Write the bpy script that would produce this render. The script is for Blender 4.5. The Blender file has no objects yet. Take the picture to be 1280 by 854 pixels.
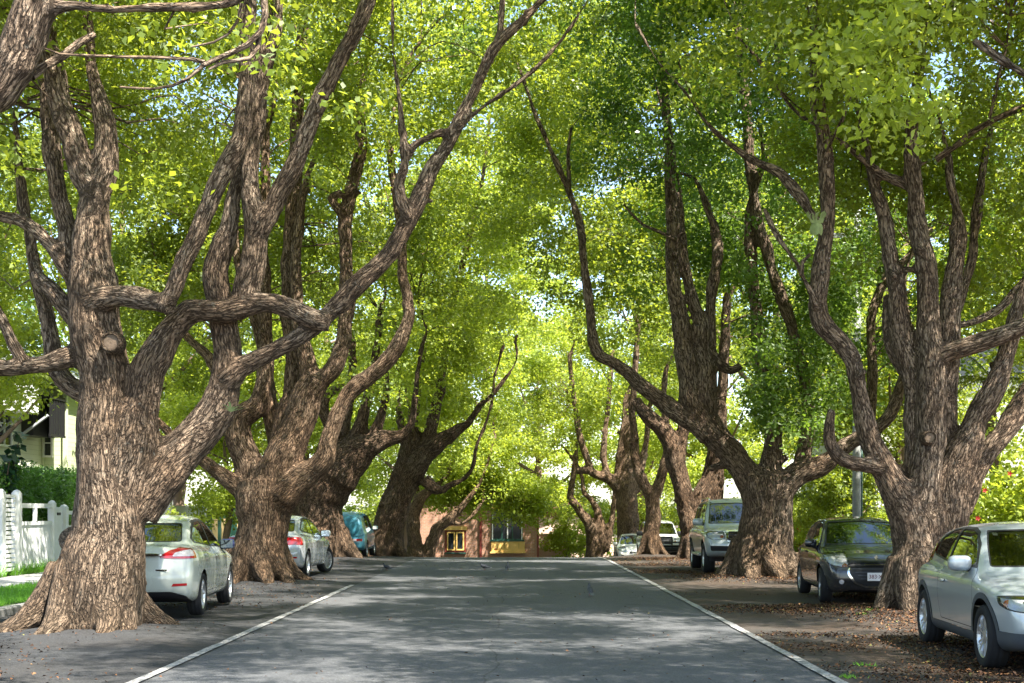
import bpy, bmesh, math, random
import numpy as np
from mathutils import Vector, Matrix

R = math.radians
rng = np.random.default_rng(7)
random.seed(7)
scene = bpy.context.scene
COL = scene.collection

# ------------------------------------------------------------------ camera model (level lens, vertical shift)
F_PX, CX, CY, EYE = 1700.0, 646.0, 640.0, 1.57


def W3(x, y, Y):
    """world point seen at picture position (x, y) when it stands Y metres down the street"""
    return np.array([(x - CX) / F_PX * Y, Y, EYE - (y - CY) / F_PX * Y])


def gz(Y):
    """height of the street: level, then falling away behind the crest"""
    Y = np.asarray(Y, float)
    t = np.clip(Y - 43.0, 0, 15.5)
    z = -0.0021 * t * t
    z = z - 0.065 * np.clip(Y - 58.5, 0, 16) 
    return z


# ------------------------------------------------------------------ object helpers
def link(o):
    COL.objects.link(o)
    return o


def tag(o, label=None, cat=None, group=None, kind=None):
    if label: o['label'] = label
    if cat: o['category'] = cat
    if group: o['group'] = group
    if kind: o['kind'] = kind
    return o


def empty(name, loc=(0, 0, 0), rz=0.0):
    o = bpy.data.objects.new(name, None)
    o.empty_display_size = 0.3
    o.location = loc
    o.rotation_euler = (0, 0, rz)
    return link(o)


def mesh_np(name, v, f, mat=None, parent=None, smooth=False, attrs=None, mats=None, mat_idx=None):
    """v (n,3) array, f list of index tuples or (m,k) array"""
    me = bpy.data.meshes.new(name)
    v = np.asarray(v, np.float32)
    if isinstance(f, np.ndarray):
        m, k = f.shape
        me.vertices.add(len(v)); me.vertices.foreach_set('co', v.ravel())
        me.loops.add(m * k); me.loops.foreach_set('vertex_index', f.astype(np.int32).ravel())
        me.polygons.add(m)
        me.polygons.foreach_set('loop_start', np.arange(0, m * k, k, dtype=np.int32))
        me.polygons.foreach_set('loop_total', np.full(m, k, np.int32))
        me.update(calc_edges=True)
    else:
        me.from_pydata([tuple(map(float, p)) for p in v], [], [tuple(int(i) for i in q) for q in f])
        me.update()
    if smooth:
        me.polygons.foreach_set('use_smooth', np.ones(len(me.polygons), bool))
    if attrs:
        for an, (typ, dom, data) in attrs.items():
            a = me.attributes.new(an, typ, dom)
            a.data.foreach_set('vector' if typ == 'FLOAT_VECTOR' else 'value', np.asarray(data, np.float32).ravel())
    for mm in (mats or ([mat] if mat else [])):
        me.materials.append(mm)
    if mat_idx is not None:
        me.polygons.foreach_set('material_index', np.asarray(mat_idx, np.int32))
    o = bpy.data.objects.new(name, me)
    link(o)
    if parent: o.parent = parent
    return o


class MB:
    """collects boxes, prisms and tubes; build() links them as one mesh object"""
    def __init__(self):
        self.v, self.f, self.m = [], [], []
        self.cur = 0

    def add(self, vs, fs):
        o = len(self.v)
        self.v += [tuple(map(float, p)) for p in vs]
        self.f += [tuple(i + o for i in q) for q in fs]
        self.m += [self.cur] * len(fs)
        return self

    def box(self, c, s, rz=0.0, M=None, bev=0.0):
        x, y, z = s[0] / 2, s[1] / 2, s[2] / 2
        if bev > 0:
            b = bev
            vs = []
            for zz, k in ((-z, b), (-z + b, 0), (z - b, 0), (z, b)):
                X, Y = x - k, y - k
                vs += [(-X + b, -Y, zz), (X - b, -Y, zz), (X, -Y + b, zz), (X, Y - b, zz), (X - b, Y, zz), (-X + b, Y, zz), (-X, Y - b, zz), (-X, -Y + b, zz)]
            fs = [tuple(range(7, -1, -1)), tuple(range(24, 32))]
            for k in range(3):
                for i in range(8):
                    j = (i + 1) % 8
                    fs.append((k * 8 + i, k * 8 + j, k * 8 + 8 + j, k * 8 + 8 + i))
        else:
            vs = [(sx * x, sy * y, sz * z) for sx in (-1, 1) for sy in (-1, 1) for sz in (-1, 1)]
            fs = [(0, 1, 3, 2), (4, 6, 7, 5), (0, 4, 5, 1), (2, 3, 7, 6), (0, 2, 6, 4), (1, 5, 7, 3)]
        ca, sa = math.cos(rz), math.sin(rz)
        out = []
        for p in vs:
            if M is not None:
                q = M @ Vector(p); out.append((q.x + c[0], q.y + c[1], q.z + c[2]))
            else:
                out.append((p[0] * ca - p[1] * sa + c[0], p[0] * sa + p[1] * ca + c[1], p[2] + c[2]))
        return self.add(out, fs)

    def tube(self, pts, rad, n=8, caps=True):
        v, f = tube_np(pts, rad, n, caps)
        return self.add(v, f)

    def lathe(self, prof, n=24, M=None, closed=False):
        """prof: list of (radius, height) revolved round local z"""
        vs, fs = [], []
        for (r, h) in prof:
            for i in range(n):
                a = 2 * math.pi * i / n
                p = Vector((r * math.cos(a), r * math.sin(a), h))
                if M is not None: p = M @ p
                vs.append(tuple(p))
        k = len(prof)
        for j in range(k - 1 + (1 if closed else 0)):
            for i in range(n):
                a, b = j * n, ((j + 1) % k) * n
                fs.append((a + i, a + (i + 1) % n, b + (i + 1) % n, b + i))
        return self.add(vs, fs)

    def build(self, name, mat, parent=None, smooth=False, loc=None):
        mats = mat if isinstance(mat, (list, tuple)) else [mat]
        o = mesh_np(name, np.array(self.v), self.f, parent=parent, smooth=smooth, mats=mats, mat_idx=self.m)
        if loc is not None: o.location = loc
        return o


def frames(P):
    """parallel-transport frames along a polyline (n,3)"""
    T = np.gradient(P, axis=0)
    T /= np.linalg.norm(T, axis=1, keepdims=True) + 1e-9
    ref = np.array([0, 1.0, 0]) if abs(T[0][1]) < 0.9 else np.array([1.0, 0, 0])
    e1 = np.cross(T[0], ref); e1 /= np.linalg.norm(e1)
    E1 = [e1]
    for i in range(1, len(P)):
        e = E1[-1] - T[i] * np.dot(E1[-1], T[i])
        e /= np.linalg.norm(e) + 1e-9
        E1.append(e)
    E1 = np.array(E1)
    return T, E1, np.cross(T, E1)


def tube_np(pts, rad, n=8, caps=True):
    P = np.asarray(pts, float)
    rad = np.broadcast_to(np.asarray(rad, float), (len(P),))
    T, E1, E2 = frames(P)
    a = np.arange(n) * 2 * math.pi / n
    ring = np.cos(a)[None, :, None] * E1[:, None, :] + np.sin(a)[None, :, None] * E2[:, None, :]
    V = (P[:, None, :] + ring * rad[:, None, None]).reshape(-1, 3)
    Fs = []
    for i in range(len(P) - 1):
        for j in range(n):
            k = (j + 1) % n
            Fs.append((i * n + j, i * n + k, (i + 1) * n + k, (i + 1) * n + j))
    if caps:
        Fs.append(tuple(range(n - 1, -1, -1)))
        Fs.append(tuple((len(P) - 1) * n + j for j in range(n)))
    return V, Fs


def catmull(C, step):
    """resample control rows (any columns, first three = xyz) by Catmull-Rom at about `step` metres"""
    C = np.asarray(C, float)
    if len(C) == 2:
        n = max(2, int(np.linalg.norm(C[1, :3] - C[0, :3]) / step) + 1)
        t = np.linspace(0, 1, n)[:, None]
        return C[0] * (1 - t) + C[1] * t
    Q = np.vstack([2 * C[0] - C[1], C, 2 * C[-1] - C[-2]])
    out = []
    for i in range(1, len(Q) - 2):
        p0, p1, p2, p3 = Q[i - 1], Q[i], Q[i + 1], Q[i + 2]
        n = max(1, int(np.linalg.norm(p2[:3] - p1[:3]) / step))
        for k in range(n):
            t = k / n
            out.append(0.5 * (2 * p1 + (p2 - p0) * t + (2 * p0 - 5 * p1 + 4 * p2 - p3) * t * t + (3 * p1 - p0 - 3 * p2 + p3) * t ** 3))
    out.append(Q[-2])
    return np.array(out)


# ------------------------------------------------------------------ vectorised value noise
_perm = np.random.default_rng(3).random(1 << 16)


def vnoise(p, s=0):
    p = np.asarray(p, float)
    i = np.floor(p).astype(np.int64)
    f = p - i
    f = f * f * (3 - 2 * f)
    def h(dx, dy, dz):
        n = (i[:, 0] + dx) * 73856093 ^ (i[:, 1] + dy) * 19349663 ^ (i[:, 2] + dz) * 83492791 ^ (s * 2654435761)
        n = (n ^ (n >> 13)) * 1274126177
        return _perm[(n ^ (n >> 16)) & 0xFFFF]
    x, y, z = f[:, 0], f[:, 1], f[:, 2]
    a = h(0, 0, 0) * (1 - x) + h(1, 0, 0) * x
    b = h(0, 1, 0) * (1 - x) + h(1, 1, 0) * x
    c = h(0, 0, 1) * (1 - x) + h(1, 0, 1) * x
    d = h(0, 1, 1) * (1 - x) + h(1, 1, 1) * x
    return (a * (1 - y) + b * y) * (1 - z) + (c * (1 - y) + d * y) * z


def fnoise(p, oct=3, s=0):
    t, a, w = 0, 1.0, 0
    p = np.asarray(p, float)
    for k in range(oct):
        t = t + a * vnoise(p * 2 ** k, s + k); w += a; a *= 0.5
    return t / w


# ------------------------------------------------------------------ materials
class NT:
    """small node-tree writer"""
    def __init__(self, name):
        self.m = bpy.data.materials.new(name)
        self.m.use_nodes = True
        self.t = self.m.node_tree
        self.t.nodes.clear()
        self.out = self.n('ShaderNodeOutputMaterial')

    def n(self, typ, **kw):
        nd = self.t.nodes.new(typ)
        ins = kw.pop('ins', {})
        for k, v in kw.items(): setattr(nd, k, v)
        for k, v in ins.items():
            s = nd.inputs[k]
            if isinstance(v, bpy.types.NodeSocket): self.t.links.new(v, s)
            elif isinstance(v, bpy.types.Node): self.t.links.new(v.outputs[0], s)
            else: s.default_value = v
        return nd

    def coord(self, kind='Object', scale=None):
        c = self.n('ShaderNodeTexCoord').outputs[kind]
        if scale is not None:
            c = self.n('ShaderNodeVectorMath', operation='MULTIPLY', ins={0: c, 1: scale}).outputs[0]
        return c

    def noise(self, co, scale, detail=4, rough=0.55, dist=0.0):
        return self.n('ShaderNodeTexNoise', ins={'Vector': co, 'Scale': scale, 'Detail': detail, 'Roughness': rough, 'Distortion': dist}).outputs[0]

    def ramp(self, fac, stops, interp='LINEAR'):
        nd = self.n('ShaderNodeValToRGB', ins={0: fac})
        cr = nd.color_ramp
        cr.interpolation = interp
        while len(cr.elements) < len(stops): cr.elements.new(0.5)
        for e, (p, c) in zip(cr.elements, stops):
            e.position = p
            e.color = (c, c, c, 1) if not hasattr(c, '__len__') else (c[0], c[1], c[2], 1)
        return nd.outputs[0]

    def mix(self, fac, a, b, blend='MIX'):
        nd = self.n('ShaderNodeMix', data_type='RGBA', blend_type=blend)
        for k, v in ((0, fac), (6, a), (7, b)):
            s = nd.inputs[k]
            if isinstance(v, bpy.types.NodeSocket): self.t.links.new(v, s)
            elif hasattr(v, '__len__'): s.default_value = (v[0], v[1], v[2], 1)
            else: s.default_value = v
        return nd.outputs[2]

    def math(self, op, a, b=0.0, clamp=False):
        return self.n('ShaderNodeMath', operation=op, use_clamp=clamp, ins={0: a, 1: b}).outputs[0]

    def attr(self, name, out='Fac'):
        return self.n('ShaderNodeAttribute', attribute_name=name).outputs[out]

    def bump(self, h, strength=0.5, dist=0.02, normal=None):
        ins = {'Height': h, 'Strength': strength, 'Distance': dist}
        if normal is not None: ins['Normal'] = normal
        return self.n('ShaderNodeBump', ins=ins).outputs[0]

    def pbr(self, color, rough=0.6, metal=0.0, normal=None, spec=0.5, coat=0.0, **kw):
        nd = self.n('ShaderNodeBsdfPrincipled')
        def put(k, v):
            s = nd.inputs[k]
            if isinstance(v, bpy.types.NodeSocket): self.t.links.new(v, s)
            elif hasattr(v, '__len__') and len(v) == 3 and k in ('Base Color', 'Emission Color'): s.default_value = (*v, 1)
            else: s.default_value = v
        put('Base Color', color); put('Roughness', rough); put('Metallic', metal)
        put('Specular IOR Level', spec); put('Coat Weight', coat)
        if coat: put('Coat Roughness', 0.04)
        if normal is not None: put('Normal', normal)
        for k, v in kw.items(): put(k, v)
        return nd.outputs[0]

    def done(self, shader):
        self.t.links.new(shader, self.out.inputs['Surface'])
        return self.m


def simple(name, c, rough=0.6, metal=0.0, var=0.12, scale=3.0, coat=0.0, bump=0.0, bscale=40.0, spec=0.5):
    """one-colour material with slow and fine tone variation"""
    n = NT(name)
    co = n.coord('Object')
    a = n.noise(co, scale, 4)
    b = n.noise(co, scale * 9, 3)
    f = n.math('ADD', n.math('MULTIPLY', a, 0.65), n.math('MULTIPLY', b, 0.35))
    lo = tuple(x * (1 - var) for x in c); hi = tuple(min(1, x * (1 + var)) for x in c)
    col = n.ramp(f, [(0.3, lo), (0.7, hi)])
    nm = n.bump(n.noise(co, bscale, 3), 0.4, bump) if bump else None
    rr = n.math('ADD', n.math('MULTIPLY', b, 0.15), rough - 0.07, clamp=True)
    return n.done(n.pbr(col, rr, metal, nm, spec, coat))


def bark_material(name, tint=(1, 1, 1), wet=0.0):
    """fissured bark: long interlacing furrows that follow the bough, broken into plates, over slow colour changes"""
    n = NT(name)
    co = n.attr('bark_co', 'Vector')
    wob = n.n('ShaderNodeTexNoise', ins={'Vector': co, 'Scale': 7.0, 'Detail': 4.0})
    off = n.n('ShaderNodeVectorMath', operation='SCALE', ins={0: wob.outputs['Color'], 3: 0.10}).outputs[0]
    co2 = n.n('ShaderNodeVectorMath', operation='ADD', ins={0: co, 1: off}).outputs[0]
    st = n.n('ShaderNodeVectorMath', operation='MULTIPLY', ins={0: co2, 1: (1, 1, 0.74)}).outputs[0]

    def ridged(scale, detail, rough=0.6):
        v = n.noise(st, scale, detail, rough)
        return n.math('MULTIPLY', n.math('ABSOLUTE', n.math('SUBTRACT', v, 0.5)), 2.0)
    r1 = ridged(23.0, 2.5, 0.5)
    r2 = ridged(52.0, 2.0, 0.5)
    f1 = n.ramp(r1, [(0.0, 0.0), (0.07, 0.22), (0.15, 0.8), (0.32, 1.0)])
    f2 = n.ramp(r2, [(0.0, 0.0), (0.16, 1.0)])
    cr = n.n('ShaderNodeTexVoronoi', feature='DISTANCE_TO_EDGE', ins={'Vector': co2, 'Scale': 19.0, 'Randomness': 1.0}).outputs['Distance']
    f3 = n.ramp(cr, [(0.0, 0.0), (0.09, 1.0)])
    fine = n.noise(co2, 75.0, 5, 0.7)
    big = n.noise(n.coord('Object'), 0.9, 4, 0.6)
    med = n.noise(co, 5.0, 4, 0.65)
    cav = n.math('MULTIPLY', f1, n.math('ADD', n.math('MULTIPLY', f2, 0.45), 0.55))
    cav = n.math('MULTIPLY', cav, n.math('ADD', n.math('MULTIPLY', f3, 0.40), 0.60))
    h = n.math('ADD', n.math('MULTIPLY', f1, 0.75), n.math('MULTIPLY', f2, 0.28))
    h = n.math('ADD', h, n.math('MULTIPLY', f3, 0.22))
    h = n.math('ADD', h, n.math('MULTIPLY', fine, 0.30))
    h = n.math('ADD', h, n.math('MULTIPLY', med, 0.7))
    T = lambda c: tuple(a * b for a, b in zip(c, tint))
    dark, brown, grey = T((0.052, 0.034, 0.022)), T((0.41, 0.270, 0.165)), T((0.52, 0.410, 0.305))
    zz = n.n('ShaderNodeSeparateXYZ', ins={0: n.coord('Object')}).outputs['Z']
    aloft = n.ramp(n.math('DIVIDE', zz, 8.0), [(0.10, 0.0), (0.75, 0.45)])
    bz = n.math('ADD', n.ramp(big, [(0.36, 0.0), (0.64, 0.75)]), aloft, clamp=True)
    base = n.mix(bz, brown, grey)
    base = n.mix(n.ramp(med, [(0.35, 0.55), (0.6, 0.0)]), base, T((0.24, 0.150, 0.092)))
    base = n.mix(n.ramp(fine, [(0.30, 0.55), (0.62, 0.0)]), base, T((0.16, 0.105, 0.070)))
    col = n.mix(cav, dark, base)
    li = n.noise(n.coord('Object'), 11.0, 5, 0.75)
    col = n.mix(n.ramp(li, [(0.60, 0.0), (0.72, 0.5)]), col, (0.36, 0.36, 0.30))
    sn = n.noise(n.coord('Object'), 1.4, 3, 0.6)
    col = n.mix(n.ramp(sn, [(0.58, 0.0), (0.78, 0.55)]), col, (0.075, 0.058, 0.042))
    foot = n.math('MULTIPLY', n.ramp(n.math('DIVIDE', zz, 3.0), [(0.0, 0.6), (0.45, 0.0)]), n.ramp(med, [(0.35, 1.0), (0.7, 0.2)]))
    col = n.mix(foot, col, (0.060, 0.047, 0.030))
    return n.done(n.pbr(col, 0.9, 0, n.bump(h, 1.0, 0.045), 0.2))


def leaf_material(name, dark, light, trans, gloss=0.03, hue_noise=0.25):
    """thin leaf: diffuse + light passing through + a little sheen; tone varies per leaf and per spray"""
    n = NT(name)
    rnd = n.attr('rnd')
    big = n.noise(n.coord('Object'), 0.35, 3, 0.6)
    f = n.math('ADD', n.math('MULTIPLY', rnd, 1 - hue_noise), n.math('MULTIPLY', big, hue_noise), clamp=True)
    cd = n.ramp(f, [(0.0, dark), (0.6, light), (0.955, tuple(x * 1.25 for x in light)), (1.0, (0.22, 0.075, 0.02))])
    ct = n.ramp(f, [(0.0, tuple(x * 0.55 for x in trans)), (0.55, trans), (0.955, tuple(min(1, x * 1.25) for x in trans)), (1.0, (0.40, 0.12, 0.02))])
    d = n.n('ShaderNodeBsdfDiffuse', ins={'Color': cd})
    t = n.n('ShaderNodeBsdfTranslucent', ins={'Color': ct})
    g = n.n('ShaderNodeBsdfGlossy', ins={'Color': (1, 1, 1, 1), 'Roughness': 0.5})
    m1 = n.n('ShaderNodeAddShader', ins={0: d.outputs[0], 1: t.outputs[0]})
    lw = n.n('ShaderNodeLayerWeight', ins={'Blend': 0.25})
    fac = n.math('MULTIPLY', n.math('ADD', lw.outputs['Fresnel'], 0.15), gloss * 2.2, clamp=True)
    m2 = n.n('ShaderNodeMixShader', ins={0: fac, 1: m1.outputs[0], 2: g.outputs[0]})
    return n.done(m2.outputs[0])


# ------------------------------------------------------------------ world, sun, camera
SUN_EL, SUN_AZ = R(57), R(134)          # azimuth from the street direction (+Y) towards the right (+X)
w = bpy.data.worlds.new('World')
scene.world = w
w.use_nodes = True
nt = w.node_tree
bg = nt.nodes['Background']
sky = nt.nodes.new('ShaderNodeTexSky')
sky.sky_type = 'NISHITA'
sky.sun_disc = False
sky.sun_elevation = SUN_EL
sky.sun_rotation = SUN_AZ
sky.air_density = 1.0
sky.dust_density = 1.0
nt.links.new(sky.outputs[0], bg.inputs['Color'])
bg.inputs['Strength'].default_value = 0.115

sd = Vector((math.cos(SUN_EL) * math.sin(SUN_AZ), math.cos(SUN_EL) * math.cos(SUN_AZ), math.sin(SUN_EL)))
sun = bpy.data.lights.new('sun', 'SUN')
sun.energy = 5.0
sun.angle = R(0.53)
sun.color = (1.0, 0.94, 0.84)
so = link(bpy.data.objects.new('sun', sun))
so.rotation_euler = sd.to_track_quat('Z', 'Y').to_euler()
so.location = sd * 60

cam = bpy.data.cameras.new('camera')
cam.sensor_width = 36
cam.lens = F_PX / 1280 * 36
cam.shift_x = -(CX - 640) / 1280
cam.shift_y = (CY - 427) / 1280
cam.clip_end = 2000
co_ = link(bpy.data.objects.new('camera', cam))
co_.location = (0, 0, EYE)
co_.rotation_euler = (R(90), 0, 0)
scene.camera = co_

scene.view_settings.view_transform = 'Standard'
scene.view_settings.look = 'None'
scene.view_settings.exposure = 0
scene.view_settings.gamma = 1
scene.render.engine = 'CYCLES'
cy = scene.cycles
cy.max_bounces = 9
cy.diffuse_bounces = 6
cy.glossy_bounces = 3
cy.transmission_bounces = 6
cy.transparent_max_bounces = 8
cy.caustics_reflective = False
cy.caustics_refractive = False
cy.use_denoising = True
cy.sample_clamp_indirect = 6.0
cy.film_exposure = 4.0            # the camera is exposed for the shade under the trees
# ================================================================== TREES
BARK = bark_material('bark')
BARK_DARK = bark_material('bark_dark', (0.72, 0.66, 0.62))
BARK_FAR = bark_material('bark_warm', (1.05, 0.98, 0.92))
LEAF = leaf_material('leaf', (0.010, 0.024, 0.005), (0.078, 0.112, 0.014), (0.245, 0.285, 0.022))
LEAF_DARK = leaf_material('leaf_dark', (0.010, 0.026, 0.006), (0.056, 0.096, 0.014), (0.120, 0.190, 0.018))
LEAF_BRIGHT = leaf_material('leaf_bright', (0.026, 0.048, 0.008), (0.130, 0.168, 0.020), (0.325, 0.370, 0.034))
LEAF_HEDGE = leaf_material('leaf_hedge', (0.018, 0.045, 0.012), (0.045, 0.095, 0.020), (0.08, 0.17, 0.025))
LEAF_RUST = leaf_material('leaf_rust', (0.16, 0.035, 0.014), (0.30, 0.075, 0.03), (0.40, 0.12, 0.03))

SEGS = []          # visible wood: rows (ax, ay, bx, by, ra, rb, Y) in picture units, kept clear of leaves in front


def parse(Y0, limb):
    d0, d1, s = limb[:3]
    rows = [tuple(map(float, q.split(','))) for q in s.split()]
    out = []
    n = len(rows)
    for i, r in enumerate(rows):
        Y = Y0 + d0 + (d1 - d0) * (i / max(1, n - 1))
        p = W3(r[0], r[1], Y)
        out.append((p[0], p[1], p[2], r[2] * 0.87 / F_PX * Y, r[0], r[1], r[2] * 0.87))
    return out


def leaf_mesh(name, C, cr, K, size, parent, mat, seed, flat=0.7, crnd=None):
    """sprays of K leaves round each centre C (n,3) within radius cr, every leaf a folded four-cornered blade"""
    g = np.random.default_rng(seed)
    n = len(C)
    cr = np.broadcast_to(np.asarray(cr, float), (n,))
    C = np.repeat(C, K, 0); rr = np.repeat(cr, K)
    d = g.normal(size=(n * K, 3)); d /= np.linalg.norm(d, axis=1, keepdims=True)
    rad = rr * g.random(n * K) ** 0.5
    off = d * rad[:, None]; off[:, 2] *= flat
    P = C + off
    N = g.normal(size=(n * K, 3)) + np.array([0, 0, 0.9]) + d * 0.5
    N /= np.linalg.norm(N, axis=1, keepdims=True)
    A = g.normal(size=(n * K, 3)) + d * 0.8 - np.array([0, 0, 0.35])
    A -= N * (A * N).sum(1, keepdims=True)
    A /= np.linalg.norm(A, axis=1, keepdims=True) + 1e-9
    B = np.cross(N, A)
    s = (size * (0.65 + 0.7 * g.random(n * K)))[:, None]
    wd = 0.27 + 0.08 * g.random((n * K, 1))
    v0 = P - A * s * 0.5
    v1 = P + B * s * wd + N * s * 0.07 - A * s * 0.04
    v2 = P + A * s * 0.55 - N * s * 0.06
    v3 = P - B * s * wd + N * s * 0.07 - A * s * 0.04
    V = np.stack([v0, v1, v2, v3], 1).reshape(-1, 3)
    Fq = np.arange(n * K * 4, dtype=np.int32).reshape(-1, 4)
    if crnd is None: crnd = g.random(n)
    rnd = np.clip(0.55 * np.repeat(crnd, K) + 0.45 * g.random(n * K), 0, 0.95)
    rnd = np.where(g.random(n * K) < 0.004, 1.0, rnd)
    return mesh_np(name, V, Fq, mat, parent, attrs={'rnd': ('FLOAT', 'FACE', rnd)})


def px_of(P):
    return CX + F_PX * P[:, 0] / P[:, 1], CY - F_PX * (P[:, 2] - EYE) / P[:, 1]


def clear_of_wood(P, cr, margin=0.75, keep=0.06, seed=0):
    """True where a spray does not hang in front of the open boughs seen from the street"""
    ok = np.ones(len(P), bool)
    front = P[:, 1] > 1.0
    x, y = px_of(np.where(front[:, None], P, np.array([0, 5.0, 0])))
    rp = cr * F_PX / np.maximum(P[:, 1], 1)
    S = np.array(SEGS)
    for a in range(0, len(P), 2000):
        b = min(len(P), a + 2000)
        X, Yp = x[a:b, None], y[a:b, None]
        dx, dy = S[:, 2] - S[:, 0], S[:, 3] - S[:, 1]
        t = np.clip(((X - S[:, 0]) * dx + (Yp - S[:, 1]) * dy) / (dx * dx + dy * dy + 1e-6), 0, 1)
        dist = np.hypot(X - S[:, 0] - t * dx, Yp - S[:, 1] - t * dy)
        rad = S[:, 4] + t * (S[:, 5] - S[:, 4])
        hit = (dist < rad + rp[a:b, None] * margin) & (P[a:b, 1][:, None] < S[:, 6] + 0.3)
        # the wood shows less and less higher up
        soft = S[:, 7][None, :] > np.random.default_rng(seed + a).random((b - a, 1))
        ok[a:b] = ~(hit & soft).any(1)
    return ok


def build_wood(name, rows_list, voxel, disp, root, mat, roots=None, seed=0, flute=0.02, twigs=()):
    """boughs as tubes merged into one continuous skin, knobbly, carrying bark coordinates that run along each bough"""
    g = np.random.default_rng(seed)
    thick, thin = MB(), []
    axes = []
    for rows in rows_list:
        Cc = np.array([r[:4] for r in rows])
        step = 0.12 if Cc[:, 3].max() > 0.06 else 0.25
        S = catmull(Cc, step)
        S[:, 3] = np.maximum(S[:, 3], 0.006)
        # small wander and burls so that no bough is a clean pipe
        wob = fnoise(S[:, :3] * 2.3 + seed * 7.1, 2, seed) - 0.5
        S[:, 3] *= 1 + 0.30 * wob
        kink = np.stack([fnoise(S[:, :3] * 1.5 + 31 * k + seed, 2, seed + k) - 0.5 for k in range(3)], 1)
        ramp_ = np.minimum(1, np.arange(len(S)) / 6.0)[:, None]
        S[:, :3] += kink * ramp_ * np.minimum(0.55 * S[:, 3:4] + 0.03, 0.16)
        axes.append(S)
        if 0.05 < S[:, 3].min() or S[:, 3].max() > 0.09:
            for _ in range(int(len(S) * step / 1.3)):
                k = g.integers(3, max(4, len(S) - 2)) if len(S) > 6 else 0
                if k == 0 or S[k, 3] < 0.055: continue
                dv = g.normal(size=3); tn = S[min(k + 1, len(S) - 1), :3] - S[k - 1, :3]; tn /= np.linalg.norm(tn)
                dv -= tn * (dv @ tn); dv /= np.linalg.norm(dv)
                r_ = S[k, 3]
                if g.random() < 0.65:     # burl
                    b_ = np.array([[*S[k, :3], r_ * .6], [*(S[k, :3] + dv * r_ * .62), r_ * .52], [*(S[k, :3] + dv * r_ * .95), r_ * .26]])
                else:                     # old broken stub
                    L_ = r_ * (1.5 + .8 * g.random())
                    b_ = np.array([[*S[k, :3], r_ * .5], [*(S[k, :3] + dv * r_ * .9 + tn * r_ * .3), r_ * .40], [*(S[k, :3] + dv * L_ + tn * r_ * .7), r_ * .30]])
                b_ = catmull(b_, 0.05)
                if r_ > voxel * 1.6: thick.tube(b_[:, :3], np.maximum(b_[:, 3], voxel), 10); axes.append(b_)
        if S[:, 3].max() > voxel * 1.6:
            thick.tube(S[:, :3], np.maximum(S[:, 3], voxel * 1.2), 14)
        else:
            thin.append(S)
    if roots is not None:
        for S in roots:
            axes.append(S)
            thick.tube(S[:, :3], S[:, 3], 10)
    o = thick.build(name, mat, None)
    md = o.modifiers.new('skin', 'REMESH')
    md.mode = 'VOXEL'; md.voxel_size = voxel; md.use_smooth_shade = True
    dg = bpy.context.evaluated_depsgraph_get()
    me = bpy.data.meshes.new_from_object(o.evaluated_get(dg))
    old = o.data
    bpy.data.objects.remove(o); bpy.data.meshes.remove(old)
    bm = bmesh.new(); bm.from_mesh(me)
    for _ in range(4):
        bmesh.ops.smooth_vert(bm, verts=bm.verts, factor=0.5, use_axis_x=True, use_axis_y=True, use_axis_z=True)
    bm.to_mesh(me); bm.free()
    n = len(me.vertices)
    V = np.empty(n * 3, np.float32); me.vertices.foreach_get('co', V); V = V.reshape(-1, 3).astype(float)
    Nn = np.empty(n * 3, np.float32); me.vertices.foreach_get('normal', Nn); Nn = Nn.reshape(-1, 3)
    nf = len(me.polygons)
    Fq = np.empty(nf * 4, np.int32); me.loops.foreach_get('vertex_index', Fq) if len(me.loops) == nf * 4 else None
    bpy.data.meshes.remove(me)
    Fq = Fq.reshape(-1, 4)
    # bark coordinates
    AX, AR, AL, E1s, E2s = [], [], [], [], []
    base = 0.0
    for S in axes:
        T, E1, E2 = frames(S[:, :3])
        L = np.concatenate([[0], np.cumsum(np.linalg.norm(np.diff(S[:, :3], axis=0), axis=1))]) + base
        base = L[-1] + 3.7
        AX.append(S[:, :3]); AR.append(S[:, 3]); AL.append(L); E1s.append(E1); E2s.append(E2)
    AX, AR, AL, E1s, E2s = map(np.concatenate, (AX, AR, AL, E1s, E2s))

    def bark_co(V):
        out = np.empty((len(V), 3))
        for a in range(0, len(V), 3000):
            v = V[a:a + 3000]
            d = np.linalg.norm(v[:, None, :] - AX[None], axis=2) - AR[None]
            k = d.argmin(1)
            w_ = v - AX[k]
            Tn = np.cross(E1s[k], E2s[k])
            out[a:a + 3000, 0] = (w_ * E1s[k]).sum(1)
            out[a:a + 3000, 1] = (w_ * E2s[k]).sum(1)
            out[a:a + 3000, 2] = (AL[k] + (w_ * Tn).sum(1)) * 0.27
        return out
    bc = bark_co(V)
    low = fnoise(V * 2.2, 3, seed + 5) - 0.5
    kn = np.clip(fnoise(V * 4.5, 2, seed + 9) - 0.62, 0, 1)
    fl = fnoise(bc * np.array([6.5, 6.5, 2.2]), 2, seed + 11) - 0.5
    rid = np.abs(fnoise(bc * np.array([16, 16, 14.]), 2, seed + 13) - 0.5)
    V = V + Nn * (disp * low + disp * 1.4 * kn + flute * fl - flute * 0.8 * rid)[:, None]
    Vs, Fs, Bs = [V], [Fq], [bc]
    off = len(V)
    # slender boughs and twigs join the same wood as plain tapering tubes
    for S in thin + list(twigs):
        v, f = tube_np(S[:, :3], S[:, 3], 6 if S[:, 3].max() > 0.02 else 5, False)
        Vs.append(v); Fs.append(np.array(f, np.int32) + off); off += len(v)
        k = len(v) // len(S)
        ang = np.tile(np.arange(k) * 6.283 / k, len(S))
        L = np.repeat(np.concatenate([[0], np.cumsum(np.linalg.norm(np.diff(S[:, :3], axis=0), axis=1))]), k)
        rr = np.repeat(S[:, 3], k)
        Bs.append(np.stack([np.cos(ang) * rr, np.sin(ang) * rr, L * 0.27], 1))
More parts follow.
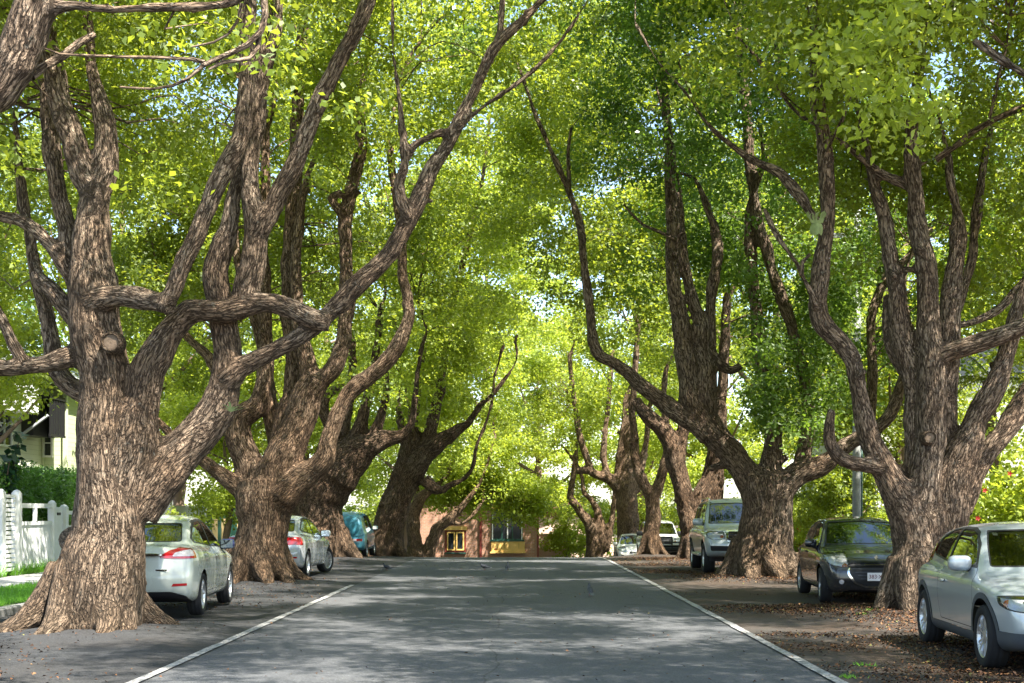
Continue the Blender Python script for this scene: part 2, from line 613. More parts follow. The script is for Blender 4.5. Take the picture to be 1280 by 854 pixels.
    V = np.vstack(Vs); Fq = np.vstack(Fs); bc = np.vstack(Bs)
    return mesh_np(name, V, Fq, mat, root, smooth=True, attrs={'bark_co': ('FLOAT_VECTOR', 'POINT', bc)})


def root_flare(cx, cy_, z0, rt, n, reach, seed, spread=None):
    rt = rt * 0.86
    g = np.random.default_rng(seed)
    out = []
    for i in range(n):
        a = 2 * math.pi * (i + 0.5 * g.random()) / n
        L = reach * (0.75 + 0.5 * g.random())
        pts = []
        for t, rad, h in ((0.0, 0.36 * rt, 0.85), (0.25, 0.34 * rt, 0.42), (0.5, 0.29 * rt, 0.18), (0.75, 0.22 * rt, 0.04), (1.0, 0.15 * rt, -0.06), (1.3, 0.09 * rt, -0.16)):
            r_ = rt * 0.62 + t * (L - 0.5 * rt) * 0.72
            if t == 0: r_ = rt * 0.62
            aa = a + 0.18 * math.sin(3 * t + i)
            pts.append((cx + r_ * math.cos(aa), cy_ + r_ * math.sin(aa), z0 + h * (0.8 + 0.4 * rt), rad))
        out.append(catmull(np.array(pts), 0.1))
    return out


def crown_points(ells, seed, thr=0.5, nscale=0.6):
    """spray centres inside a set of ellipsoids (cx,cy,cz,rx,ry,rz,n), gathered into drooping pads with gaps between; also a tone per spray"""
    g = np.random.default_rng(seed)
    out, tone = [], []
    for e_ in ells:
        cx, cyy, cz, rx, ry, rz, n = e_[:7]
        wide = len(e_) > 7  # an eighth value marks an overhead leaf layer added to shade the road
        per = (24 if wide else 11) if n > 200 else 6
        m = max(3, int(n * 0.8 / per))
        mm = m * 4
        d = g.normal(size=(mm, 3)); d /= np.linalg.norm(d, axis=1, keepdims=True)
        Cc = np.array([cx, cyy, cz]) + d * (g.random((mm, 1)) ** 0.42) * np.array([rx, ry, rz])
        q = fnoise(Cc * nscale * (.45 if wide else .8), 2, seed + 3)
        Cc = Cc[q > (0.40 if wide else thr if n > 200 else 0.42)][:m]
        s_ = .6 if wide else min(0.56, 0.30 * rx + 0.1)
        O = g.normal(size=(len(Cc), per, 3)) * np.array([s_, s_, 0.42 * s_])
        O[..., 2] -= 0.18 * (O[..., 0] ** 2 + O[..., 1] ** 2) / s_
        out.append((Cc[:, None, :] + O).reshape(-1, 3))
        tone.append((0.65 * np.repeat(g.random(len(Cc)), per) + 0.35 * g.random(len(Cc) * per)))
    return np.vstack(out), np.concatenate(tone)


def twig_set(P, axes_pts, seed, n, rmax=0.022):
    """slender twigs from the nearest wood out to some of the sprays"""
    g = np.random.default_rng(seed)
    if len(P) == 0: return []
    idx = g.choice(len(P), min(n, len(P)), replace=False)
    A = axes_pts
    out = []
    for i in idx:
        p = P[i]
        d = np.linalg.norm(A[:, :3] - p, axis=1) + 0.6 * np.maximum(0, A[:, 2] - p[2])
        k = d.argmin()
        L = np.linalg.norm(A[k, :3] - p)
        if L < 0.3 or L > 4.5: continue
        a = A[k, :3]
        m1 = a + (p - a) * 0.35 + g.normal(size=3) * 0.10 * L + np.array([0, 0, 0.10 * L])
        m2 = a + (p - a) * 0.7 + g.normal(size=3) * 0.08 * L + np.array([0, 0, 0.05 * L])
        r0 = min(rmax, 0.005 + 0.006 * L, A[k, 3] * 0.7)
        out.append(catmull(np.array([[*a, r0], [*m1, r0 * 0.75], [*m2, r0 * 0.5], [*p, r0 * 0.25]]), 0.35))
    return out


def make_tree(name, label, group, Y0, limbs, rt, nroots, reach, voxel, disp, crown, leaf, mat=BARK, cat='tree', seed=1, ext=3.0, ntw=150, bases=None, flute=0.02, soft=1.0):
    """limbs: (dY at foot, dY at tip, 'x,y,r ...' in picture units, flag). flag 'e' lets the bough grow on past its last traced point"""
    g = np.random.default_rng(seed)
    rows = [parse(Y0, l) for l in limbs]
    b = rows[0][0]
    zg = float(gz(b[1]))
    root = empty(name, (0, 0, 0))
    bx, by = b[0], b[1]
    for i, (l, r) in enumerate(zip(limbs, rows)):
        for p, q in zip(r[:-1], r[1:]):
            if len(l) > 3 and 'h' in l[3]: break
            v = lambda yy: 1.0 if yy > 300 else max(0.2, 0.2 + 0.8 * yy / 300)
            SEGS.append((p[4], p[5], q[4], q[5], p[6], q[6], 0.5 * (p[1] + q[1]), v(0.5 * (p[5] + q[5])) * soft))
        if i == 0 or (len(l) > 3 and 'b' in l[3]):   # stand it on the ground
            p = list(r[0]); p[2] = zg - 0.25; r[0] = tuple(p)
        if len(l) > 3 and 'e' in l[3]:
            p0, p1 = np.array(r[-2][:4]), np.array(r[-1][:4])
            d = p1[:3] - p0[:3]; d /= np.linalg.norm(d)
            p = p1.copy()
            k = 4
            for j in range(k):
                d = d + g.normal(size=3) * 0.22 + np.array([0, 0, 0.12]); d /= np.linalg.norm(d)
                p = p.copy(); p[:3] += d * ext / k; p[3] *= 0.72
                r.append((*p, 0, 0, 0))
    return dict(root=root, rows=rows, rt=rt, nroots=nroots, reach=reach, voxel=voxel, disp=disp, crown=crown, leaf=leaf,
                mat=mat, seed=seed, ntw=ntw, name=name, label=label, group=group, cat=cat, base=(bx, by, zg), flute=flute)


def finish_tree(T):
    root, seed = T['root'], T['seed']
    size, K, cr, lmat = T['leaf']
    P, tone = crown_points(T['crown'], seed)
    k_ = P[:, 2] > T.get('zmin', 0.9)
    P, tone = P[k_], tone[k_]
    crr = cr * (0.7 + 0.6 * np.random.default_rng(seed).random(len(P)))
    ok = clear_of_wood(P, crr, seed=seed)
    P, crr, tone = P[ok], crr[ok], tone[ok]
    ax = np.vstack([catmull(np.array([r[:4] for r in rr]), 0.3) for rr in T['rows']])
    tw = twig_set(P, ax, seed + 1, T['ntw'])
    bx, by, zg = T['base']
    roots = root_flare(bx, by, zg, T['rt'], T['nroots'], T['reach'], seed + 2) if T['nroots'] else None
    build_wood('trunk', T['rows'], T['voxel'], T['disp'], root, T['mat'], roots, seed, T['flute'], tw)
    leaf_mesh('crown', P, crr, K, size, root, lmat, seed + 4, crnd=tone)
    tag(root, T['label'], T['cat'], T['group'])
    return root


ST = 'old trees lining the street'
TREES = []
# ---- nearest left tree
TREES.append(make_tree('street_tree', 'huge gnarled tree in front of the white sedan, thick looping bough reaching over the road', ST, 17.6, [
    (0, 0, '112,795,78 122,740,66 131,680,55 136,620,47 134,560,42 131,500,38 127,450,38 124,405,38 118,365,36 114,330,31 115,300,27 118,260,25 120,238,22'),
    (0, .2, '119,245,20 105,218,18 97,195,17 88,168,17 75,135,16 68,100,15 62,60,14 57,20,12 52,-30,11', 'e'),
    (0, .3, '121,245,20 131,215,18 133,180,17 128,145,15 121,115,12 115,90,10 112,60,9 108,10,8', 'e'),
    (.1, .8, '108,385,22 97,350,18 88,310,16 78,265,15 70,225,14 64,185,13 60,150,12 54,90,11', 'e'),
    (0, -.4, '110,440,20 88,446,17 60,455,15 30,458,13 0,458,12 -45,445,11 -90,410,10', 'e'),
    (-.2, -.3, '30,452,10 14,425,9 2,398,9 -15,370,8'),
    (.1, .6, '108,370,16 82,332,13 65,310,11 45,290,10 25,278,9 0,272,9 -40,262,8', 'e'),
    (.2, .5, '105,410,16 82,385,13 65,365,12 52,352,11 45,340,9'),
    (.5, 1.2, '115,495,20 88,483,17 72,462,15 64,420,14 55,380,12 45,345,10 35,300,9 28,240,8', 'e'),
    (-.2, -.7, '118,378,22 140,371,18 160,368,17 180,371,17 200,377,16 216,384,15'),
    (-.7, -.3, '208,380,13 215,368,14 223,345,13 235,315,14 248,285,14 262,255,14 274,225,14 287,198,15 298,178,14 304,150,14 307,100,13 309,50,12 311,0,11 315,-50,9', 'e'),
    (0, -.1, '140,640,44 163,565,38 176,510,28 189,460,25 203,430,23 220,405,20 238,388,18 262,388,17 285,390,18 308,385,17 335,380,16 365,384,16 392,396,15 414,402,15'),
    (0, .2, '304,386,20 313,345,20 319,305,19 318,272,17 314,245,14 313,215,12 317,180,12 322,140,11 330,90,10 345,40,8 352,-20,7', 'e'),
    (0, -.2, '323,290,16 338,265,15 350,240,15 362,215,14 374,188,13 390,150,13 405,115,13 420,82,12 436,50,12 455,10,12 472,-35,11 490,-90,9', 'e'),
    (.1, .4, '170,640,36 205,590,34 230,560,29 255,530,27 274,500,25 283,470,22 284,440,21 281,415,20 277,390,21 272,365,22 270,340,20 278,310,18 286,285,14 289,255,12 297,225,11 310,190,10 318,150,9', 'e'),
    (.1, -.1, '285,475,20 300,460,17 320,450,15 345,437,14 375,420,14 405,398,13 425,378,15 445,358,15 470,335,15 490,310,14 505,285,14 518,262,13 530,235,12 545,205,11 560,180,10 575,150,10 595,110,9 610,75,9 630,45,9 650,25,8 680,-5,7 720,-50,6', 'e'),
    (-.1, -.2, '512,275,9 506,262,10 500,245,9 498,228,9 506,210,8 505,185,7 503,150,6 498,110,5 490,60,4', 'e'),
    (-.1, -.1, '506,200,6 520,180,6 545,168,6 575,158,5 605,133,5 640,110,4 668,88,3', 'e'),
    (.3, .3, '612,78,5 625,40,5 628,0,4 640,-40,3'),
], .62, 9, 1.35, .032, .055, [(-8.5, 17.5, 9.2, 4.2, 4.5, 2.6, 700), (-5.5, 18.5, 11.5, 5.5, 5.5, 3.2, 800), (-6.0, 23.0, 12.6, 4.5, 4.0, 1.8, 230), (-2.0, 19.5, 12.2, 4.0, 4.5, 2.2, 260), (-8.6, 19.5, 6.2, 1.6, 2.0, 1.3, 110), (-7.0, 20.5, 8.2, 3.0, 2.0, 2.0, 260), (-9.5, 22.5, 9.3, 3.2, 2.5, 2.8, 420)],
    (.088, 62, .42, LEAF), BARK, seed=11, ntw=260, flute=.03))
# ---- near left tree outside the picture, its bough reaches in
TREES.append(make_tree('street_tree', 'nearest tree, seen only as a sawn dark bough and twigs across the upper left corner', ST, 9.6, [
    (0, 0, '-420,905,95 -415,800,62 -405,650,52 -400,500,50 -380,380,48 -350,300,42 -330,200,34 -330,80,26', 'e'),
    (0, 0, '-380,380,40 -300,270,36 -200,190,34 -110,146,33 -50,128,33 -5,115,34 18,85,33 32,45,33 48,0,32 66,-60,29 80,-140,26', 'e'),
    (0, -.3, '55,8,18 75,10,13 97,7,11 140,13,9 170,12,9 220,10,8 262,9,7 297,3,6 320,-12,5 350,-40,4'),
    (.1, .5, '38,95,9 58,82,7 80,70,7 98,55,6 117,44,5'),
    (-.3, -.5, '322,-25,6 330,-5,5 332,20,5 327,38,5 310,55,5 288,65,4.5 268,73,4 255,80,3.5 235,97,3 215,106,2.5 190,110,2 150,108,1.6'),
    (-.4, -.4, '256,78,3.5 240,74,3 205,72,2.6 160,71,2.4 110,69,2.2 75,67,1.8 55,60,1.2'),
    (-.3, -.4, '324,40,4.5 322,60,4 312,72,4 300,74,3.5 280,76,3 262,85,2.2'),
    (-.3, -.2, '302,4,3 298,25,2.4 286,42,2 268,52,1.8 240,58,1.4'),
], .6, 7, 1.1, .032, .05, [(-7.0, 9.5, 8.2, 3.5, 4.0, 2.2, 380), (-3.5, 12.5, 10.2, 3.0, 4.5, 1.4, 230), (-0.6, 10.0, 12.0, 3.6, 6.5, 1.4, 1900, 1), (-3.55, 10.8, 4.55, .75, 1.0, .42, 38), (-2.2, 10.2, 5.0, .8, .9, .35, 26), (-3.75, 10.6, 3.75, .35, .5, .38, 16)],
    (.070, 48, .36, LEAF), BARK, seed=12, ntw=120))
# ---- second left tree
TREES.append(make_tree('street_tree', 'pale brown tree between the two white cars on the left, cluster of upright stems', ST, 29.4, [
    (0, 0, '322,722,47 325,700,42 327,660,37 328,630,38 332,605,40'),
    (.3, .6, '322,610,24 308,575,21 299,545,19 300,520,17 318,510,15 329,480,14 331,440,12 331,400,11 330,350,11 328,300,10 330,240,9 333,170,8', 'e'),
    (.3, .8, '340,610,24 350,570,20 357,530,16 364,495,14 367,460,13 364,420,12 361,380,12 363,330,13 367,280,13 369,240,12 370,200,10 372,130,9 378,60,8', 'e'),
    (0, -.1, '333,635,36 345,600,31 362,555,26 379,515,23 391,482,21 399,468,17'),
    (0, .2, '392,485,16 384,450,13 377,420,12 371,390,11 369,350,10 372,300,8 380,240,7', 'e'),
    (-.1, 0, '400,478,13 418,458,13 426,432,12 432,402,11 436,382,12 433,340,10 432,300,10 432,272,10 438,243,9 442,218,8 447,190,7 450,150,6 455,90,5', 'e'),
    (-.1, -.3, '431,275,7 420,258,7 413,247,6 420,243,6 432,242,5 443,233,5 448,218,5 452,202,4 458,180,3'),
    (-.2, -.3, '350,620,28 375,600,22 395,585,18 408,572,16 414,550,12 425,518,12 438,490,12 457,474,12 480,455,12 497,434,12 507,412,11 513,390,9 509,368,9 503,345,8 503,310,8 498,260,7 490,200,6', 'e'),
    (0, .2, '318,625,20 290,605,14 272,590,11 255,577,10 240,566,9 222,552,8 200,530,7', 'e'),
    (.8, 1.4, '300,545,14 285,500,11 270,460,9 255,440,8 238,425,7 215,400,6', 'e'),
    (.6, 1.2, '345,560,12 335,470,9 318,400,8 300,340,7 292,270,7', 'e'),
], .72, 8, 1.35, .042, .06, [(-6.0, 29.5, 11.5, 5.0, 5.0, 4.5, 1000), (-2.0, 29.0, 13.5, 4.5, 5.0, 2.6, 420), (-5.0, 33.0, 15.2, 4.5, 4.0, 2.0, 300), (-9.0, 30.0, 8.0, 2.8, 4.0, 3.2, 360), (-8.8, 32.0, 12.0, 3.6, 3.5, 3.0, 420), (-4.6, 33, 7.6, 1.5, 1.5, 1.6, 130), (-4.2, 27.6, 11.0, 2.6, 1.0, 1.6, 130), (-7.6, 32, 8.0, 2.0, 1.2, 2.4, 190)],
    (.105, 56, .46, LEAF), BARK_FAR, seed=13, ntw=220, flute=.04))
# ---- third left tree
TREES.append(make_tree('street_tree', 'squat dark tree with massive trunk beside the blue car on the left', ST, 44.3, [
    (0, 0, '404,700,42 400,670,36 398,640,35 402,615,37 415,590,36 430,572,30'),
    (.2, .1, '385,700,24 383,660,22 386,620,24 400,590,24', 'b'),
    (-.2, -.4, '418,595,34 440,572,27 460,560,20 480,551,14 500,546,10 513,534,7 517,515,6 521,480,5 528,430,4.5', 'e'),
    (0, .3, '430,580,20 447,545,12 456,515,9 463,485,8 470,440,6 476,390,5', 'e'),
    (.2, .4, '405,600,18 420,560,12 411,530,9 405,510,8 411,493,8 428,486,8 438,492,6'),
    (.2, .8, '410,600,16 430,540,10 438,500,7 440,440,6', 'e'),
    (.3, 1.2, '390,610,16 370,570,10 352,540,8 335,500,6', 'e'),
    (-.1, -.2, '450,566,12 466,545,9 476,520,7 482,490,6 486,450,5', 'e'),
], 1.0, 8, 1.5, .06, .09, [(-6.0, 44.0, 11.5, 5.5, 5.5, 5.0, 900), (-2.0, 43.0, 15.0, 5.0, 5.5, 3.0, 420), (-5.5, 45.0, 17.0, 5.0, 5.0, 2.5, 300), (0.0, 37.5, 15.3, 4.5, 4.0, 1.7, 230), (-2.0, 46.5, 13.2, 3.2, 3.0, 2.2, 280), (-4.3, 42.3, 6.0, 1.3, 1.2, 1.4, 90), (-3.6, 43.0, 8.8, 2.0, 1.5, 2.0, 150)],
    (.13, 46, .55, LEAF), BARK_DARK, soft=.7, ext=1.6, seed=14, ntw=150, flute=.07))
# ---- fourth left tree
TREES.append(make_tree('street_tree', 'broad dark tree leaning to the road just behind the blue car', ST, 57.0, [
    (0, 0, '482,694,26 487,662,21 496,632,19 508,602,19 524,577,17 545,556,14 560,546,11 584,530,6.5 599,509,5 618,490,4 642,458,3', 'e'),
    (.1, .2, '467,694,10 474,655,9 487,615,10 500,592,10', 'b'),
    (0, .2, '528,575,15 534,548,10 541,525,9 546,505,8 549,488,7.5 556,450,6.5 563,400,6 575,345,5.5 590,280,5 604,220,4 612,150,3', 'e'),
    (.1, .2, '512,588,12 518,550,9 519,527,7 521,500,6 526,455,5 533,400,4', 'e'),
    (-.2, -.4, '530,600,10 548,612,7 563,607,5 580,598,4 592,580,3.5 596,556,3.2 606,530,3 615,503,3 618,470,2', 'e'),
    (0, .1, '500,600,16 508,565,10 502,540,7 498,510,5', 'e'),
], .9, 7, 1.4, .065, .09, [(-5.0, 56.0, 11.5, 6.0, 5.5, 5.5, 700), (-1.0, 55.0, 16.0, 5.5, 5.5, 3.5, 560), (-3.2, 55, 6.5, 1.6, 1.6, 1.6, 80), (-3.4, 54.5, 9.5, 2.2, 1.5, 2.2, 199)],
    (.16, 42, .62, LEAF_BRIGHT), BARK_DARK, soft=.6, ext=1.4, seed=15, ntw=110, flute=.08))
# ---- fifth left tree
TREES.append(make_tree('street_tree', 'twin stemmed tree farthest along the left side, before the brick building', ST, 70.0, [
    (0, 0, '520,692,13 517,660,10 522,632,9 533,616,7 548,605,5 560,590,4 570,560,3', 'e'),
    (0, -.2, '530,692,11 544,668,9 558,652,8 574,636,6 590,618,4 602,600,3 612,570,2.5', 'eb'),
    (.2, .3, '522,640,7 520,610,5 515,570,4 512,520,3', 'e'),
    (0, 0, '560,652,4 575,655,3.5 590,645,3 603,628,2.5'),
], .6, 6, 1.0, .075, .08, [(-4.6, 69.0, 10.5, 5.5, 5.0, 6.0, 620), (-0.5, 68.0, 16.5, 5.0, 5.5, 3.5, 205), (-2.6, 63.5, 15.5, 4.0, 3.5, 3.2, 340), (-2.5, 66.0, 11.5, 3.2, 3.0, 2.6, 280), (-2.9, 67.5, 4.6, 1.5, 1.2, 1.5, 80), (-2.2, 72.0, 8.0, 4.0, 3.0, 3.6, 300), (-1.6, 71.0, 2.6, 2.2, 1.0, 1.1, 199), (0.4, 72.0, 2.3, 1.3, 1.0, 1.2, 190), (-3.9, 71.0, 2.9, 1.2, 1.0, 1.0, 120), (-2.0, 70.5, 4.6, 3.2, 1.0, 1.2, 150)],
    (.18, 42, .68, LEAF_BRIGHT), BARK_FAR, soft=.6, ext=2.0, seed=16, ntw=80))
# ---- nearest right tree
TREES.append(make_tree('street_tree', 'tree with many tall stems and a snaking left bough, behind the silver hatchback', ST, 20.6, [
    (0, 0, '1150,775,44 1150,720,40 1148,680,37 1145,650,34'),
    (0, -.3, '1143,665,30 1128,625,26 1112,598,22 1097,570,19 1084,540,17 1076,505,15 1071,472,14 1066,448,14 1051,426,15 1034,410,16 1025,392,15 1024,368,13 1026,340,13 1029,310,12 1034,280,12 1036,250,11 1034,220,11 1031,195,11 1026,160,10 1023,120,10 1020,80,9 1018,40,9 1014,-5,9 1010,-60,8', 'e'),
    (-.3, -.1, '1026,285,9 1012,264,8 1002,247,9 990,231,9 976,218,8 960,209,7 940,200,6', 'e'),
    (-.3, -.4, '1020,385,6 1012,362,5 1004,347,4 996,330,4 985,314,4 975,300,4 966,285,3 955,260,2'),
    (-.4, -.3, '1002,345,3 1003,328,3 1012,318,2.5'),
    (-.1, -.5, '1102,585,14 1084,582,12 1064,579,12 1047,570,11 1038,555,10 1037,535,9 1040,512,7'),
    (.2, .3, '1146,650,26 1142,610,19 1141,575,17 1141,540,16 1139,500,16 1137,460,15 1130,430,15 1125,400,14 1121,370,13 1115,330,12 1108,290,12 1101,255,10 1092,228,8 1085,190,6', 'e'),
    (.3, .5, '1136,470,12 1120,448,10 1111,425,8 1108,400,6 1107,370,5'),
    (.2, .1, '1140,620,14 1122,590,12 1105,575,10'),
    (0, .1, '1150,690,34 1152,640,29 1156,600,23 1161,560,21 1164,520,20 1165,470,20 1164,430,19 1162,390,17 1158,350,16 1152,310,15 1147,270,13 1144,235,12 1141,200,11 1140,165,10 1144,120,9 1150,60,7', 'e'),
    (.1, .2, '1145,240,8 1130,230,7 1112,222,7 1100,215,6 1085,205,5', 'e'),
    (.4, .7, '1160,640,22 1172,580,19 1180,530,19 1183,480,18 1184,430,17 1186,390,15 1191,350,14 1197,315,13 1200,288,12 1198,268,9 1192,245,7 1187,222,6 1184,190,5', 'e'),
    (.2, .3, '1170,720,32 1180,660,27 1189,615,28 1200,572,26 1215,535,18 1230,502,17 1245,472,16 1257,442,14 1265,412,13 1276,375,12 1292,338,11 1310,290,10', 'e'),
    (.5, 1.0, '1195,640,22 1215,595,18 1240,558,17 1263,528,16 1285,492,15 1312,450,13 1340,400,11', 'e'),
    (0, -.6, '1166,450,15 1185,440,14 1202,435,13 1225,428,13 1250,420,13 1277,409,13 1312,393,12 1350,370,10', 'e'),
    (.6, 1.6, '1183,415,9 1200,407,7 1222,402,7 1246,390,7 1265,370,7 1282,352,7 1305,330,6', 'e'),
    (.7, 1.4, '1190,400,10 1205,360,8 1215,320,8 1222,270,7 1230,210,6', 'e'),
    (-.3, -1.2, '1170,200,5 1195,182,4.5 1216,165,4.5 1242,150,4.5 1270,138,5 1300,127,5 1340,120,5'),
    (-.9, -1.2, '1236,152,2.5 1242,125,2.5 1248,95,2 1258,60,2 1262,20,1.6'),
], .62, 8, .95, .034, .05, [(8.5, 20.5, 9.5, 4.0, 4.5, 3.0, 800), (5.5, 21.0, 11.5, 5.5, 5.5, 3.2, 820), (6.5, 16.5, 13.4, 5.5, 6.0, 1.5, 1700, 1), (5.5, 25.5, 13.6, 5.5, 4.5, 1.5, 1300, 1), (1.5, 21.5, 12.6, 4.0, 4.5, 2.0, 240), (5.6, 22.0, 7.3, 2.6, 1.6, 1.5, 330), (8.0, 21.8, 6.3, 1.6, 1.4, 1.4, 170), (6.6, 18.9, 7.9, 2.6, 1.1, 1.1, 150), (4.2, 19.2, 8.3, 1.5, 1.0, .8, 80)],
    (.09, 60, .42, LEAF), BARK, seed=21, ntw=260, flute=.03))
# ---- near right tree outside the picture, leaves hang in
TREES.append(make_tree('street_tree', 'nearest right tree, only its sunny yellow green leaf sprays hang into the upper right', ST, 11.0, [
    (0, 0, '1600,885,80 1595,760,60 1590,600,54 1580,450,50 1575,330,44 1560,220,36 1520,100,28', 'e'),
    (0, .3, '1575,330,30 1480,200,20 1390,90,14 1300,0,10 1220,-60,7', 'e'),
    (0, .2, '1580,400,26 1500,250,18 1400,180,10 1320,120,6 1260,80,4 1215,50,2.5'),
], .6, 7, 1.0, .036, .05, [(7.2, 10.0, 9.4, 3.5, 4.0, 2.0, 380), (4.0, 14.0, 10.6, 3.0, 4.5, 1.4, 230), (6.2, 7.0, 11.8, 5.5, 7.0, 1.5, 2000, 1), (2.95, 11.2, 5.6, .55, .6, .30, 30), (3.3, 11.4, 5.0, .3, .4, .25, 8)],
    (.078, 50, .36, LEAF_BRIGHT), BARK, seed=22, ntw=120))
# ---- second right tree
TREES.append(make_tree('street_tree', 'stout tree between the dark hatchback and the tall silver four wheel drive', ST, 31.4, [
    (0, 0, '951,722,48 955,690,42 957,655,38 958,620,37 955,592,35'),
    (0, -.2, '948,615,26 926,582,20 905,556,19 886,530,19 870,505,18 862,480,16 857,442,13 851,410,12 844,370,11 841,330,10 840,290,10 838,250,9 838,212,9 836,170,8 832,120,7 826,60,6', 'e'),
    (-.1, 0, '888,540,14 883,502,14 881,470,13 879,440,12 875,410,11 867,380,9 860,345,8 855,312,7 852,280,5 850,240,4', 'e'),
    (0, .2, '885,500,11 888,460,11 889,430,10 888,398,9 889,368,9 893,340,8 897,312,8 895,290,7 886,266,5 876,238,5 866,222,5 850,217,4'),
    (0, 0, '888,440,8 900,455,8 914,463,8 928,457,7'),
    (-.1, -.4, '885,545,16 866,527,14 850,517,13 830,505,12 806,486,11 786,466,10 765,452,9.5 751,446,9.5 742,430,8.5 738,402,7.5 735,370,7 730,330,6.5 727,300,6.5 722,270,6 712,240,5.5 701,215,5 690,192,4.5 680,168,4 668,140,3.5 655,100,3', 'e'),
    (-.4, -.5, '712,242,3 711,215,3 710,192,2.5 714,160,2'),
    (-.3, -.3, '846,300,3 835,295,2.5 820,288,2.5 805,282,2.2 790,268,1.8 780,255,1.2'),
    (-.2, -.6, '965,620,26 985,602,20 1003,591,18 1021,584,16 1037,574,14 1058,557,13 1080,546,12 1097,536,11 1112,520,10 1122,498,9 1128,470,7', 'e'),
    (.1, .3, '960,600,20 966,550,15 962,500,12 952,450,11 946,400,10 940,340,9 935,280,8', 'eh'),
    (0, .1, '1000,592,13 1010,540,11 1003,470,9 988,402,9', 'h'),
    (.1, .2, '988,402,9 975,368,9 964,335,9 955,300,9 947,270,8 941,240,8 937,200,8 935,150,8 928,100,8 922,50,8 914,0,7 906,-50,6', 'e'),
    (.6, 1.2, '1085,542,8 1090,470,8 1088,400,7 1100,362,7 1120,335,7 1138,318,6 1160,290,5', 'e'),
], .8, 8, 1.35, .045, .06, [(6.2, 31.5, 11.5, 5.2, 5.2, 4.6, 1050), (2.0, 31.0, 14.0, 4.5, 5.0, 2.6, 420), (5.5, 33.0, 15.6, 5.2, 4.8, 1.6, 900, 1), (9.0, 32.0, 8.0, 3.0, 4.0, 3.2, 400), (5.9, 30.0, 4.5, 1.25, .9, 1.9, 195), (5.6, 29.5, 10.2, 3.2, 1.2, 2.2, 198), (8.6, 33.0, 6.6, 2.0, 1.2, 2.4, 190), (7.4, 30.5, 7.0, 1.6, 1.0, 1.6, 120), (5.0, 32.5, 8.0, 2.2, 1.5, 2.2, 260), (3.6, 30.5, 10.5, 1.6, 1.5, 1.6, 120)],
    (.105, 56, .46, LEAF_DARK), BARK, seed=23, ntw=220, flute=.04))
# ---- third right tree
TREES.append(make_tree('street_tree', 'dark twin trunk tree just left of the tall silver four wheel drive', ST, 42.5, [
    (0, 0, '864,702,15 861,670,13 858,640,13 853,610,14.5 846,582,15 838,553,14 828,536,13 814,525,11 800,510,9 794,499,8'),
    (.8, .5, '880,702,24 884,650,20 890,605,18 896,560,14 900,520,10 905,450,8 908,380,7', 'eb'),
    (0, .2, '845,585,13 852,550,10 856,515,8 852,470,6 846,400,5 842,340,4', 'e'),
    (.3, .6, '866,640,10 874,620,11 882,600,11'),
    (0, -.1, '835,555,7 832,540,6 835,520,4'),
], .45, 6, .8, .055, .07, [(6.0, 43.0, 11.5, 5.5, 5.5, 5.0, 900), (2.0, 42.5, 15.5, 5.0, 5.5, 3.0, 420), (5.5, 44.0, 17.4, 5.2, 5.0, 1.8, 300, 1), (3.6, 42, 9.0, 1.8, 1.5, 2.4, 160)],
    (.13, 46, .55, LEAF), BARK_DARK, soft=.85, ext=2.6, seed=24, ntw=150, flute=.07))
# ---- fourth right tree
TREES.append(make_tree('street_tree', 'slim reddish brown forked trunk standing before two parked white vehicles', ST, 49.5, [
    (0, 0, '814,700,14 815,670,12 815,640,11.5 816,615,11'),
    (0, .1, '812,618,9 802,598,8 795,575,7.5 793,552,7 791,525,6 791,498,5 793,465,5 797,420,4', 'e'),
    (0, -.1, '820,618,9 826,598,7.5 832,582,7 838,575,6'),
    (.1, .2, '828,592,6 832,560,5 830,520,4.5 832,470,4', 'e'),
], .42, 7, .8, .05, .06, [(5.0, 50.0, 12.5, 5.0, 5.0, 5.0, 620), (1.5, 50.0, 16.5, 5.0, 5.5, 3.0, 480)],
    (.145, 44, .58, LEAF), BARK_FAR, soft=.6, ext=2.0, seed=25, ntw=100, flute=.03))
# ---- fifth right tree
TREES.append(make_tree('street_tree', 'thick trunk with dark hollow and upright limbs behind the slim forked trunk', ST, 70.5, [
    (0, 0, '786,705,18 785,660,16 784,625,16 785,595,13.5 788,562,9.5 788,532,7.5 790,500,6 793,465,5 798,410,4', 'e'),
    (0, -.2, '780,618,11 764,600,8.5 746,593,7 733,588,6 721,590,5'),
    (-.1, -.2, '738,590,6.5 733,570,5.5 725,548,5 720,520,4.5 716,490,4 712,450,3.5', 'e'),
    (-.1, 0, '760,598,6 754,572,5 757,542,4.5 760,505,4 764,450,3.5', 'e'),
    (0, .1, '774,600,6.5 776,560,5.5 778,540,4.5 782,500,3.5', 'e'),
    (.1, .3, '793,615,9 800,590,7 806,560,5 812,510,4', 'e'),
], .68, 7, 1.1, .065, .08, [(5.6, 70.0, 13.0, 5.5, 5.0, 6.0, 430), (0.5, 67.0, 18.0, 4.5, 4.5, 3.6, 300), (4.0, 68.5, 7.4, 1.7, 1.2, 1.8, 80), (6.5, 60, 14.5, 4.0, 4, 4.5, 215)],
    (.165, 42, .62, LEAF_BRIGHT), BARK_FAR, soft=.6, ext=2.0, seed=26, ntw=90))
